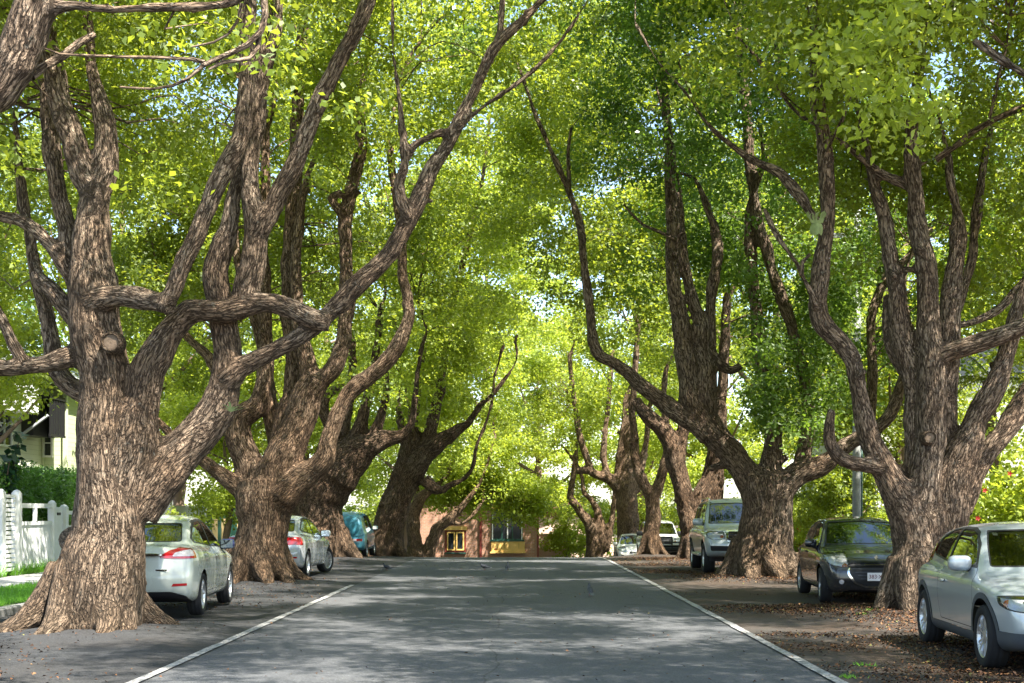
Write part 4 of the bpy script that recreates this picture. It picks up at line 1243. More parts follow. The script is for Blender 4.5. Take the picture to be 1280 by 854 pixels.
# sawn branch scars on the trees
M_CUT = simple('cut_wood', (0.17, 0.12, 0.08), .85, var=.3, scale=20, bump=.01)
def knot(tree, x, y, Y, r, tilt=0):
    p = Vector(W3(x, y, Y))
    M = Matrix.Rotation(R(90), 3, 'X') @ Matrix.Rotation(tilt, 3, 'Y')
    m = MB()
    m.lathe([(r * 1.5, -.16), (r * 1.42, -.03), (r * 1.25, .03), (r * 1.05, .045), (r * .95, .02)], 20, M)
    k = m.build('branch_collar', BARK, tree, smooth=True); k.location = p
    a = k.data.attributes.new('bark_co', 'FLOAT_VECTOR', 'POINT')
    a.data.foreach_set('vector', np.array(m.v, np.float32).ravel())
    m2 = MB(); m2.lathe([(r * .97, .018), (r * .7, .026), (r * .35, .018), (0.003, .024)], 20, M)
    k2 = m2.build('branch_scar', M_CUT, k, smooth=True)
knot(TREES[0]['root'], 139, 428, 17.16, .10)
knot(TREES[7]['root'] if TREES[7]['seed'] == 21 else TREES[6]['root'], 1162, 547, 20.30, .075)
# ================================================================== BUILDINGS, FENCES, POLE
def boards(name, c, pitch, axis='z', rough=.6, dirt=.18):
    """weatherboards / boards: a shadow-lapped step every `pitch` metres"""
    n = NT(name)
    co = n.coord('Object')
    s = n.n('ShaderNodeSeparateXYZ', ins={0: co})
    v = s.outputs['Z'] if axis == 'z' else (s.outputs['Y'] if axis == 'y' else s.outputs['X'])
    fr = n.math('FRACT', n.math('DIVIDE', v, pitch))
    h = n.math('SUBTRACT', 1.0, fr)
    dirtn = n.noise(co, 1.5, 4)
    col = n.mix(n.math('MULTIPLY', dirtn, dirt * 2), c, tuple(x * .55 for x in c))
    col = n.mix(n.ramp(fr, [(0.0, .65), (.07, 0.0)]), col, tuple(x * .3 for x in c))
    return n.done(n.pbr(col, rough, 0, n.bump(h, 1.0, .012)))


def brick(name, c1, c2, mortar):
    n = NT(name)
    co = n.coord('Object')
    s = n.n('ShaderNodeSeparateXYZ', ins={0: co})
    u = n.math('ADD', s.outputs['X'], s.outputs['Y'])
    cc = n.n('ShaderNodeCombineXYZ', ins={0: u, 1: s.outputs['Z'], 2: 0.0})
    b = n.n('ShaderNodeTexBrick', ins={'Vector': cc, 'Color1': (*c1, 1), 'Color2': (*c2, 1), 'Mortar': (*mortar, 1), 'Scale': 1.0, 'Mortar Size': .012, 'Bias': 0.0, 'Brick Width': .24, 'Row Height': .086})
    v = n.noise(co, 1.2, 4)
    col = n.mix(n.math('MULTIPLY', v, .5), b.outputs['Color'], tuple(x * .5 for x in c1))
    return n.done(n.pbr(col, .85, 0, n.bump(n.math('SUBTRACT', 1.0, b.outputs['Fac']), .6, .008)))


def glass_dark(name, c=(0.02, 0.025, 0.03)):
    n = NT(name)
    return n.done(n.pbr(c, .06, 0, None, .6))


M_WHITE = simple('white_paint', (0.74, 0.75, 0.74), .5, var=.08)
M_WHITEB = boards('white_boards', (0.72, 0.73, 0.73), .11, 'y', .5, .1)
M_GREENB = boards('green_weatherboard', (0.52, 0.60, 0.36), .16)
M_CREAMB = boards('cream_weatherboard', (0.60, 0.62, 0.52), .16)
M_BLACK = simple('black_paint', (0.014, 0.014, 0.016), .45)
M_GREY = simple('grey_paint', (0.36, 0.38, 0.41), .6)
M_TIN = boards('tin_roof', (0.38, 0.40, 0.40), .12, 'y', .45)
M_BRICK = brick('brown_brick', (0.56, 0.275, 0.17), (0.45, 0.22, 0.14), (0.48, 0.39, 0.32))
M_YELLOW = simple('yellow_paint', (0.78, 0.50, 0.16), .55, var=.1)
M_DGREEN = simple('dark_green_paint', (0.018, 0.075, 0.055), .45)
M_OXBLOOD = simple('oxblood_paint', (0.20, 0.035, 0.025), .55)
M_PINK = simple('pink_render', (0.68, 0.47, 0.38), .85, var=.12)
M_PANE = glass_dark('window_pane')
M_TILE = boards('tile_roof', (0.30, 0.13, 0.08), .3, 'y', .8)
M_OCHRE = boards('ochre_boards', (0.58, 0.42, 0.20), .12, 'y', .7)
M_POLE = simple('weathered_timber', (0.34, 0.35, 0.33), .85, var=.3, scale=6, bump=.01, bscale=25)


def window(parent, c, w_, h_, face, mframe, mpane=None, mull=1, rail=0, fw=.07, depth=.08):
    """frame with a recessed pane; face 'x' looks along X, 'y' along -Y; c = centre on the wall plane"""
    m = MB()
    def bx(u, v, su, sv, d, off=0.0):
        if face == 'y': m.box((c[0] + u, c[1] - d / 2 + off, c[2] + v), (su, d, sv))
        elif face == 'x': m.box((c[0] + d / 2 - off, c[1] + u, c[2] + v), (d, su, sv))
    bx(0, h_ / 2 - fw / 2, w_, fw, depth); bx(0, -h_ / 2 + fw / 2, w_, fw, depth + .03)
    for s in (-1, 1): bx(s * (w_ / 2 - fw / 2), 0, fw, h_ - 2 * fw, depth)
    for k in range(mull): bx(-w_ / 2 + w_ * (k + 1) / (mull + 1), 0, fw * .9, h_ - 2 * fw, depth * .8)
    for k in range(rail): bx(0, -h_ / 2 + h_ * (k + 1) / (rail + 1), w_ - 2 * fw, fw * .6, depth * .6)
    f = m.build('window', mframe, parent)
    p = MB()
    if face == 'y': p.box((c[0], c[1] - .012, c[2]), (w_ - fw, .02, h_ - fw))
    else: p.box((c[0] + .012, c[1], c[2]), (.02, w_ - fw, h_ - fw))
    p.build('pane', mpane or M_PANE, f)
    return f


def part(name, mat, parent, *boxes):
    m = MB()
    for b in boxes: m.box(*b)
    return m.build(name, mat, parent)


def gable(parent, x0, x1, y0, y1, z, rise, mat, along='y', over=.5, th=.12):
    m = MB()
    if along == 'y':
        xm = (x0 + x1) / 2
        for s, xe in ((-1, x0 - over), (1, x1 + over)):
            zz = z - over * rise / ((x1 - x0) / 2)
            m.add([(xe, y0 - over, zz), (xe, y1 + over, zz), (xm, y1 + over, z + rise), (xm, y0 - over, z + rise),
                   (xe, y0 - over, zz + th), (xe, y1 + over, zz + th), (xm, y1 + over, z + rise + th), (xm, y0 - over, z + rise + th)],
                  [(0, 1, 2, 3), (4, 7, 6, 5), (0, 4, 5, 1), (0, 3, 7, 4), (1, 5, 6, 2)])
        m.add([(x0, y0, z), (x1, y0, z), (xm, y0, z + rise)], [(0, 1, 2)])
        m.add([(x0, y1, z), (x1, y1, z), (xm, y1, z + rise)], [(0, 2, 1)])
    return m.build('roof', mat, parent)


# ---- pale green house at the left
h = empty('weatherboard_house', (0, 0, 0))
tag(h, 'pale green weatherboard house with black window hood behind the hedge', 'house')
part('wall', M_CREAMB, h, ((-21.4, 47.5, 3.1), (10.0, 22.0, 6.3)))
part('bay_wall', M_GREENB, h, ((-16.0, 51.0, 3.08), (0.79, 8.0, 6.2)))
part('corner_board', simple('pale_green_trim', (0.60, 0.66, 0.42), .6), h, ((-15.59, 46.97, 3.1), (.14, .14, 6.2)), ((-16.37, 46.97, 3.1), (.07, .07, 6.2)))
gable(h, -26.4, -15.6, 36.5, 58.5, 6.25, 2.4, M_TIN)
window(h, (-16.19, 46.995, 3.95), .36, 1.0, 'y', M_WHITE, mull=0, rail=1)
for yy in (40.5, 43.4): window(h, (-16.395, yy, 4.4), 1.3, 1.5, 'x', M_WHITE, mull=1, rail=1)
hood = part('window_hood', M_BLACK, h, ((-15.9, 45.7, 5.42), (.98, 1.5, .06)))
m = MB()
for k in range(9):
    m.box((-15.45, 45.05 + k * .165, 4.75), (.05, .06, 1.3))
m.box((-15.44, 45.7, 5.36), (.07, 1.5, .07)); m.box((-15.44, 45.7, 4.12), (.07, 1.5, .07))
m.box((-15.9, 46.43, 4.75), (.94, .05, 1.3)); m.box((-16.2, 45.7, 4.75), (.4, 1.4, 1.3))
m.build('hood_slats', M_BLACK, h)
for yy in (42.6, 44.6):
    m = MB(); m.tube([(-16.3, yy, 4.05), (-15.4, yy + .1, 4.75)], [.05, .05], 6); m.build('hood_brace', M_GREY, h)
part('awning', M_WHITE, h, ((-15.7, 42.0, 5.1), (1.3, 1.6, .9)))

# ---- brick building closing the street
b = empty('brick_building', (0, 0, 0))
tag(b, 'brown brick building with yellow framed window and yellow balcony panel at the street end', 'building')
YB = 78.0
def bp(x, y): return W3(x, y, YB)
zg = float(gz(YB)) - .2
xr = bp(672, 0)[0]
part('wall', M_BRICK, b, (((-5.6 + xr) / 2, YB + 4, (zg + 2.7) / 2), (xr + 5.6, 8, 2.7 - zg)))
part('corner_strip', M_OXBLOOD, b, ((xr + .02, YB - .03, (zg + 2.7) / 2), (.10, .07, 2.7 - zg)))
gable(b, -5.6, xr, YB, YB + 8, 2.7, .8, M_TILE)
# small casement pair
c = bp(569.5, 676.5)
window(b, (c[0], YB, c[2]), 1.20, 1.28, 'y', M_OXBLOOD, mull=0, fw=.09, depth=.05)
for s in (-1, 1):
    window(b, (c[0] + s * .26, YB - .03, c[2]), .46, 1.06, 'y', M_YELLOW, mull=0, fw=.075, depth=.06)
part('sill', M_DGREEN, b, ((c[0], YB - .08, c[2] - .68), (1.2, .16, .09)))
part('lintel', M_YELLOW, b, ((c[0], YB - .06, c[2] + .74), (1.32, .12, .22)))
part('drainpipe', M_OXBLOOD, b, ((bp(601, 0)[0], YB - .07, (zg + 2.6) / 2), (.12, .13, 2.6 - zg)))
# wide window over the yellow panel
c = bp(634, 656)
window(b, (c[0], YB, c[2]), 1.78, 1.75, 'y', M_DGREEN, mull=2, fw=.07, depth=.08)
part('mullion', M_WHITE, b, ((c[0] + .02, YB - .10, c[2]), (.06, .03, 1.6)), ((c[0] - .84, YB - .10, c[2]), (.05, .03, 1.7)), ((c[0] + .84, YB - .10, c[2]), (.05, .03, 1.7)))
part('sill', M_DGREEN, b, ((c[0], YB - .12, c[2] - .9), (1.95, .22, .10)))
part('lintel', M_YELLOW, b, ((c[0], YB - .06, c[2] + 1.0), (2.1, .12, .2)))
pc = bp(635, 684)
part('balcony_panel', M_YELLOW, b, ((pc[0], YB - .1, pc[2] + .04), (1.92, .18, .58)), ((pc[0], YB - .13, pc[2] - .30), (2.05, .26, .09)))
part('vent', M_OXBLOOD, b, ((pc[0] - .7, YB - .2, pc[2] - .1), (.16, .02, .06)))
M_SHY = simple('shadow_yellow', (.45, .28, .08), .6)
for q in (((pc[0] - .20, YB - .197, pc[2] + .1), (.025, .014, .34)), ((pc[0] + .62, YB - .197, pc[2] + .1), (.025, .014, .34)), ((pc[0] - .68, YB - .197, pc[2] + .22), (.3, .014, .02))): part('panel_joint', M_SHY, b, q)

# ---- pink rendered house beyond
b = empty('rendered_house', (0, 0, 0))
tag(b, 'pale pink rendered house peeping out right of the brick building', 'house')
part('wall', M_PINK, b, ((3.6, 92, -.35), (5.5, 6, 3.1)))
gable(b, .85, 6.35, 89, 95, 1.2, .9, M_TILE)
window(b, (3.4, 89, -.2), 1.0, 1.2, 'y', M_WHITE)
b = empty('garden_wall', (0, 0, 0))
tag(b, 'low pink garden wall beside the corner of the brick building', 'wall')
part('masonry', M_PINK, b, ((2.25, 81.0, -.9), (1.9, .22, 2.2)))
part('coping', simple('pale_coping', (.62, .55, .46), .8), b, ((2.25, 81.0, .24), (2.0, .3, .08)))

# ---- right house behind the pole
h = empty('timber_house', (0, 0, 0))
tag(h, 'cream house with white framed window behind the power pole', 'house')
part('wall', M_CREAMB, h, ((16.0, 51.0, 2.6), (8.2, 12.0, 5.4)))
gable(h, 11.9, 20.1, 45, 57, 5.3, 2.2, M_TIN)
window(h, (12.55, 45, 2.05), .95, 1.5, 'y', M_WHITE, mull=1, rail=1, fw=.1)
window(h, (14.6, 45, 2.05), 1.1, 1.5, 'y', M_WHITE, mull=1, rail=1, fw=.1)
part('corner_board', M_WHITE, h, ((11.93, 44.96, 2.6), (.16, .12, 5.4)))
# brick front garden wall right
h = empty('garden_wall', (0, 0, 0))
tag(h, 'terracotta garden wall half hidden behind the hibiscus', 'wall')
part('masonry', brick('orange_brick', (.46, .20, .09), (.40, .17, .08), (.4, .33, .26)), h, ((10.9, 27.0, .9), (.25, 8.0, 1.8)))
part('coping', M_KERB, h, ((10.9, 27.0, 1.84), (.34, 8.1, .09)))

# ---- power pole
p = empty('power_pole', (9.05, 36.2, .1))
tag(p, 'grey timber power pole behind the dark hatchback', 'pole')
m = MB(); m.tube([(0, 0, -.3), (0, 0, 3), (.02, 0, 9.5)], [.125, .115, .09], 14); m.build('shaft', M_POLE, p, smooth=True)
m = MB(); m.box((0, -.13, 8.8), (2.0, .1, .12)); m.build('crossarm', M_POLE, p)
m = MB(); m.tube([(.115, -.04, 0), (.115, -.04, 4)], [.03, .03], 8); m.build('conduit', M_DGREEN, p, smooth=True)
for s in (-.85, -.3, .3, .85):
    m = MB(); m.lathe([(.03, 8.86), (.05, 8.9), (.035, 8.95), (.05, 9.0), (.02, 9.05)], 10); k = m.build('insulator', M_WHITE, p, smooth=True); k.location = (s, -.13, 0)


# ---- white fences on the left
def post(parent, x, y, z1, w_=.16, cap=True, mat=M_WHITE, name='post'):
    zg = .1 + float(gz(y))
    m = MB()
    m.box((x, y, (zg - .2 + z1) / 2), (w_, w_, z1 - zg + .2), bev=.012)
    if cap:
        m.lathe([(w_ * .5, z1), (w_ * .46, z1 + .025), (w_ * .3, z1 + .05), (.004, z1 + .065)], 14, Matrix.Translation((x, y, 0)).to_4x4())
    return m.build(name, mat, parent)


f = empty('board_fence', (0, 0, 0))
tag(f, 'white board fence with upright boards and letter slot post, left edge', 'fence', 'white fences along the left footpath')
# line of the fence: from its near end towards the far end, tops read from the picture
xf = -11.62
post(f, xf, 30.55, 2.03, .22)
post(f, xf, 31.6, 2.02, .19)
m = MB()
for k in range(17):
    m.box((xf, 31.07, .25 + k * .105), (.03, .85, .075))
m.build('slat_panel', M_WHITE, f)
post(f, xf, 34.0, 1.80, .17)
m = MB()
m.box((xf, 32.8, 1.72), (.07, 2.24, .11)); m.box((xf, 32.8, 1.30), (.07, 2.24, .09)); m.box((xf, 32.8, .28), (.07, 2.24, .10)); m.box((xf, 32.8, 1.5), (.07, .12, .34))
m.build('rail', M_WHITE, f)
m = MB()
for k in range(17): m.box((xf - .01, 31.76 + k * .13, .78), (.025, .118, 1.0))
m.build('board_panel', M_WHITE, f)
g_ = part('gate', M_WHITE, f, *[((xf, 34.17 + k * .122, .88), (.035, .116, 1.62)) for k in range(5)])
for zz in (1.3, .35): part('gate_rail', M_WHITE, g_, ((xf + .03, 34.42, zz), (.03, .56, .08)))
part('letter_slot', M_BLACK, g_, ((xf + .032, 34.42, 1.52), (.02, .24, .07)))
post(f, xf, 34.9, 1.70, .19)
m = MB(); m.box((xf, 36.6, 1.55), (.07, 3.2, .1)); m.box((xf, 36.6, 1.18), (.07, 3.2, .08)); m.box((xf, 36.6, .28), (.07, 3.2, .1))
m.build('rail', M_WHITE, f)
m = MB()
for k in range(25): m.box((xf - .01, 35.05 + k * .128, .7), (.025, .116, .95))
m.build('board_panel', M_WHITE, f)
post(f, xf, 38.3, 1.62, .18)

f = empty('board_fence', (0, 0, 0))
tag(f, 'white fence with stout square posts behind the white sedan roof', 'fence', 'white fences along the left footpath')
xf = -11.65
for yy, zz in ((43.0, 2.1), (45.2, 1.98), (50.2, 1.72)): post(f, xf, yy, zz + .0, .34, True, name='post')
m = MB()
for k in range(13): m.box((xf, 43.3 + k * .135, .95), (.03, .128, 1.8))
m.build('board_panel', M_WHITE, f)
m = MB()
for k in range(34): m.box((xf, 45.45 + k * .135, .85), (.03, .128, 1.62))
m.build('board_panel', M_WHITE, f)
m = MB(); m.box((xf, 44.1, 1.9), (.1, 1.86, .12)); m.box((xf, 47.7, 1.72), (.1, 4.66, .12)); m.build('rail', M_WHITE, f)

f = empty('paling_fence', (0, 0, 0))
tag(f, 'ochre board fence with dark green posts left of the pale brown tree', 'fence')
xf = -11.7
for yy, zz in ((51.6, 1.5), (53.2, 1.5), (54.9, 2.6), (56.2, 2.6), (58.0, 1.5)): post(f, xf, yy, zz, .24, False, M_DGREEN)
for yc, L in ((52.4, 1.36), (54.05, 1.46), (57.1, 1.56)): part('board_panel', M_OCHRE, f, ((xf, yc, .55), (.05, L, 1.5)))
part('lantern_box', M_OCHRE, f, ((xf, 56.2, 2.75), (.4, .4, .3)))
# ================================================================== CARS
def curve(pts, sm=0.06, n=1600):
    """smooth function through a table of (position, value)"""
    pts = sorted(pts)
    xs = np.array([p[0] for p in pts]); vs = np.array([p[1] for p in pts])
    g = np.linspace(xs[0] - .6, xs[-1] + .6, n)
    v = np.interp(g, xs, vs)
    k = max(3, int(sm / (g[1] - g[0])) | 1)
    for _ in range(2):
        v = np.convolve(np.pad(v, k // 2, mode='edge'), np.ones(k) / k, mode='valid')
    return lambda x: np.interp(x, g, v)


def smax(a, b, k):
    h = np.maximum(k - np.abs(a - b), 0) / k
    return np.maximum(a, b) + h * h * k * .25


def smin(a, b, k):
    return -smax(-a, -b, k)


def car_field(s):
    rt = sorted(s['roof']); rt = [(rt[0][0] - .7, .1), (rt[0][0] - .12, .2)] + rt + [(rt[-1][0] + .12, .2), (rt[-1][0] + .7, .1)]
    top = curve(s['top'], .10); roof = curve(rt, s.get('roofsm', .10)); plan = curve(s['plan'], .12); sec = curve(s['sec'], .06)
    fr = curve(s['front'], .06); re = curve(s['rear'], .06); gp = curve(s['gplan'], .15)
    bw, bz, lean = s['green']
    bot = curve(s['bot'], .1)

    def F(P):
        x, y, z = P[..., 0], np.abs(P[..., 1]), P[..., 2]
        W = plan(x) * sec(z)
        a = y - W
        b = (z - top(x) + s.get('crown', .05) * (y / .8) ** 2) * .9
        c = bot(x) - z
        d = (x - fr(z) + s.get('fk', .2) * y * y) * .9
        e = (re(z) + s.get('rk', .15) * y * y - x) * .9
        lo = smax(smax(a, b, s.get('kt', .09)), smax(smax(d, e, .02), c, .08), .09)
        gw = (bw - (z - bz) * lean) * gp(x)
        g = smax(y - gw, (z - roof(x) + s.get('rcrown', .05) * (y / .6) ** 2) * .75, s.get('kr', .10))
        g = smax(g, bz - .12 - z, .02)
        return smin(lo, g, s.get('kb', .035))
    return F


def car_shell(s, nx=130, nt=120, nc=24):
    F = car_field(s)
    xf, xb = max(p[1] for p in s['front']), min(p[1] for p in s['rear'])
    z0 = s.get('z0', .62)
    a0, a1 = xb + .7, xf - .7
    th = np.linspace(0, 2 * math.pi, nt, endpoint=False)
    # bunch rays towards the sides and corners, where detail sits
    O, D = [], []
    for ph in np.linspace(90, 0, nc, endpoint=False)[1:]:
        p = R(ph); O.append((a0, p, -1))
    for x in np.linspace(a0, a1, nx): O.append((x, 0.0, 1))
    for ph in np.linspace(0, 90, nc, endpoint=False)[1:]:
        O.append((a1, R(ph), 1))
    rows = []
    for (x, p, sg) in O:
        d = np.stack([np.full(nt, sg * math.sin(p)), math.cos(p) * np.sin(th), math.cos(p) * np.cos(th)], -1)
        rows.append((np.tile(np.array([x, 0, z0]), (nt, 1)), d))
    Og = np.stack([r[0] for r in rows]).reshape(-1, 3); Dg = np.stack([r[1] for r in rows]).reshape(-1, 3)
    # poles
    Og = np.vstack([Og, [[a0, 0, z0], [a1, 0, z0]]]); Dg = np.vstack([Dg, [[-1, 0, 0], [1, 0, 0]]])
    T = np.linspace(1.9, 0.02, 95)
    hi = np.full(len(Og), T[0]); lo = np.full(len(Og), 0.02); found = np.zeros(len(Og), bool)
    for a, b in zip(T[:-1], T[1:]):
        ins = F(Og + Dg * b) < 0
        new = ins & ~found
        hi[new] = a; lo[new] = b
        found |= ins
    for _ in range(14):
        m = (hi + lo) / 2
        ins = F(Og + Dg * m[:, None]) < 0
        lo = np.where(ins, m, lo); hi = np.where(ins, hi, m)
    V = Og + Dg * ((hi + lo) / 2)[:, None]
    nr = len(rows)
    i = np.arange(nr - 1)[:, None] * nt + np.arange(nt)[None, :]
    j = np.arange(nr - 1)[:, None] * nt + (np.arange(nt)[None, :] + 1) % nt
    Q = np.stack([i, i + nt, j + nt, j], -1).reshape(-1, 4).tolist()
    pb, pf = nr * nt, nr * nt + 1
    for k in range(nt):
        Q.append([pb, k, (k + 1) % nt])
        Q.append([pf, (nr - 1) * nt + (k + 1) % nt, (nr - 1) * nt + k])
    return V, Q, F


def grad(F, P, e=.006):
    g = np.stack([F(P + np.eye(3)[k] * e) - F(P - np.eye(3)[k] * e) for k in range(3)], -1)
    return g / (np.linalg.norm(g, axis=1, keepdims=True) + 1e-9)


def in_poly(poly, p):
    x, y = p
    c = False
    n = len(poly)
    for i in range(n):
        x1, y1 = poly[i]; x2, y2 = poly[(i + 1) % n]
        if (y1 > y) != (y2 > y) and x < (x2 - x1) * (y - y1) / (y2 - y1) + x1: c = not c
    return c


def inset(poly, d):
    n = len(poly)
    A = sum(poly[i][0] * poly[(i + 1) % n][1] - poly[(i + 1) % n][0] * poly[i][1] for i in range(n))
    sg = 1 if A > 0 else -1
    out = []
    for i in range(n):
        p0, p1, p2 = [np.array(poly[(i + k) % n], float) for k in (-1, 0, 1)]
        e1 = (p1 - p0) / (np.linalg.norm(p1 - p0) + 1e-9); e2 = (p2 - p1) / (np.linalg.norm(p2 - p1) + 1e-9)
        n1 = np.array([-e1[1], e1[0]]) * sg; n2 = np.array([-e2[1], e2[0]]) * sg
        m = n1 + n2
        m = m / max(.35, (1 + n1 @ n2))
        out.append(tuple(p1 + m * d))
    return out


def rounded(poly, r, k=3):
    """round the corners of a polygon"""
    n = len(poly); out = []
    for i in range(n):
        p0, p1, p2 = [np.array(poly[(i + q) % n], float) for q in (-1, 0, 1)]
        a, b = p0 - p1, p2 - p1
        la, lb = np.linalg.norm(a), np.linalg.norm(b)
        q = min(r, la * .45, lb * .45)
        A, B = p1 + a / la * q, p1 + b / lb * q
        for t in np.linspace(0, 1, k + 1):
            out.append(tuple((1 - t) ** 2 * A + 2 * t * (1 - t) * p1 + t * t * B))
    return out


AXES = {'side': (0, 2), 'front': (1, 2), 'rear': (1, 2), 'top': (0, 1)}


def paint(name, c, metal=.0, rough=.28, coat=1.0, flake=.1):
    n = NT(name)
    co = n.coord('Object')
    dirt = n.noise(co, 2.5, 5, .65)
    z = n.n('ShaderNodeSeparateXYZ', ins={0: co}).outputs['Z']
    low = n.ramp(z, [(.15, .55), (.55, .0)])
    f = n.math('ADD', n.math('MULTIPLY', low, dirt), n.math('MULTIPLY', dirt, .10))
    col = n.mix(f, c, (.14, .115, .09))
    rg = n.math('ADD', n.math('MULTIPLY', dirt, .12), rough - .04)
    return n.done(n.pbr(col, rg, metal, None, .5, coat))


def car_glass(name, tint=(.30, .34, .33), dark=.0):
    n = NT(name)
    tr = n.n('ShaderNodeBsdfTransparent', ins={'Color': (*tint, 1)})
    gl = n.n('ShaderNodeBsdfGlossy', ins={'Color': (.95, 1, .98, 1), 'Roughness': .02})
    fr = n.n('ShaderNodeFresnel', ins={'IOR': 1.62})
    f = n.math('ADD', n.math('MULTIPLY', fr.outputs[0], 1.25), .05, clamp=True)
    mx = n.n('ShaderNodeMixShader', ins={0: f, 1: tr.outputs[0], 2: gl.outputs[0]})
    return n.done(mx.outputs[0])


M_TYRE = simple('tyre_rubber', (.022, .022, .023), .85, var=.3, bump=.004, bscale=60, spec=.25)
M_RIM = simple('alloy', (.62, .63, .64), .32, .85, var=.06)
M_RIMD = simple('alloy_dark', (.34, .35, .36), .35, .8, var=.06)
M_HUB = simple('brake_iron', (.05, .05, .052), .6, .4)
M_SEAM = simple('shut_line', (.008, .008, .009), .8)
M_TRIM = simple('trim_black', (.016, .016, .018), .5, var=.2)
M_PLASTIC = simple('trim_grey', (.055, .065, .075), .55, var=.12)
M_CHROME = simple('chrome', (.80, .80, .80), .12, 1.0, var=.04)
M_GLASS = car_glass('car_glass')
M_GLASSD = car_glass('privacy_glass', (.10, .11, .11))
M_LENS = car_glass('lamp_lens', (.92, .94, .95))
M_REFL = simple('lamp_reflector', (.74, .75, .76), .35, .25, var=.3, scale=14)
M_RED = simple('lamp_red', (.42, .008, .012), .12, coat=1.0, var=.15, scale=20)
M_CLEAR = simple('lamp_clear', (.62, .58, .58), .15, coat=1.0, var=.2, scale=25)
M_AMBER = simple('lamp_amber', (.75, .16, .02), .2, coat=1.0)
M_SEAT = simple('seat_cloth', (.035, .033, .032), .9, var=.2)
M_LINING = simple('cabin_lining', (.10, .098, .092), .9)
M_PLATE = simple('plate_white', (.80, .78, .76), .45, var=.05)
M_PLATETXT = simple('plate_maroon', (.16, .02, .03), .5)


def text_mesh(name, s, size, mat, parent, M, ext=.001):
    cu = bpy.data.curves.new(name, 'FONT')
    cu.body = s; cu.size = size; cu.align_x = 'CENTER'; cu.align_y = 'CENTER'; cu.extrude = ext
    o = bpy.data.objects.new(name, cu)
    link(o)
    me = bpy.data.meshes.new_from_object(o.evaluated_get(bpy.context.evaluated_depsgraph_get()))
    bpy.data.objects.remove(o); bpy.data.curves.remove(cu)
    me.materials.clear(); me.materials.append(mat)
    o = bpy.data.objects.new(name, me); link(o)
    o.parent = parent
    o.matrix_local = M
    return o


def wheel(parent, x, y, r, w_, sgn, style, steer=0.0, rimr=None, rmat=None):
    """wheel standing at (x, y); sgn = which side faces out"""
    rr = rimr or r * .70
    Mx = Matrix.Rotation(R(-90) * sgn, 3, 'X')
    hub = MB(); hub.lathe([(.01, -.05), (rr * .55, -.05), (rr * .55, -.02), (.10, -.02), (.08, .02), (.01, .02)], 20, Mx)
    h = hub.build('wheel', M_HUB, parent, smooth=False)
    h.location = (x, y, r); h.rotation_euler = (0, 0, steer)
    t = MB()
    hw = w_ / 2
    t.lathe([(rr * 1.0, -hw * .82), (rr * 1.06, -hw * .97), (r * .90, -hw), (r * .965, -hw * .88), (r * .995, -hw * .66), (r * .985, -hw * .45), (r, -hw * .42), (r, -.008), (r * .985, 0), (r, .008), (r, hw * .42), (r * .985, hw * .45), (r * .995, hw * .66), (r * .965, hw * .88), (r * .90, hw), (rr * 1.06, hw * .97), (rr * 1.0, hw * .82)], 40, Mx)
    t.build('tyre', M_TYRE, h, smooth=True)
    m = MB()
    m.lathe([(rr * 1.0, -hw * .8), (rr * .93, -hw * .6), (rr * .90, 0), (rr * .93, hw * .55), (rr * 1.01, hw * .80), (rr * .985, hw * .86), (rr * .94, hw * .80), (rr * .90, hw * .55)], 40, Mx)
    n, split, tw, wid = style
    for k in range(n):
        for q in ((-1, 1) if split else (0,)):
            a = 2 * math.pi * k / n + q * tw
            a1 = 2 * math.pi * k / n + q * tw * (1.15 if split else 0)
            pts = [(.055, a * 1.0, hw * .50, wid * .9), (rr * .5, (a + a1) / 2, hw * .60, wid), (rr * .93, a1, hw * .66, wid * .85)]
            vs = []
            for (rad, an, hh, ww) in pts:
                ca, sa = math.cos(an), math.sin(an)
                for (o_, d_) in ((-ww, -.02), (-ww * .7, .012), (ww * .7, .012), (ww, -.02)):
                    p = Vector((rad * ca - o_ * sa, rad * sa + o_ * ca, hh + d_))
                    vs.append(tuple(Mx @ p))
            m.add(vs, [(i * 4 + j, i * 4 + j + 1, i * 4 + j + 5, i * 4 + j + 4) for i in range(2) for j in range(3)])
    m.lathe([(.075, hw * .45), (.07, hw * .68), (.03, hw * .72), (.004, hw * .72)], 18, Mx)
    m.build('rim', rmat or M_RIM, h, smooth=False)
    return h


def blob(m, c, r, p=2.6, n=18):
    """superellipsoid: a softly squared rounded body"""
    f = lambda v: math.copysign(abs(v) ** (2 / p), v)
    vs = []
    for j in range(1, n // 2):
        b = math.pi * j / (n // 2) - math.pi / 2
        for i in range(n):
            a = 2 * math.pi * i / n
            vs.append((c[0] + r[0] * f(math.cos(b)) * f(math.cos(a)), c[1] + r[1] * f(math.cos(b)) * f(math.sin(a)), c[2] + r[2] * f(math.sin(b))))
    k = n // 2 - 1
    fs = [(j * n + i, j * n + (i + 1) % n, (j + 1) * n + (i + 1) % n, (j + 1) * n + i) for j in range(k - 1) for i in range(n)]
    fs += [tuple(range(n - 1, -1, -1)), tuple((k - 1) * n + i for i in range(n))]
    m.add(vs, fs)


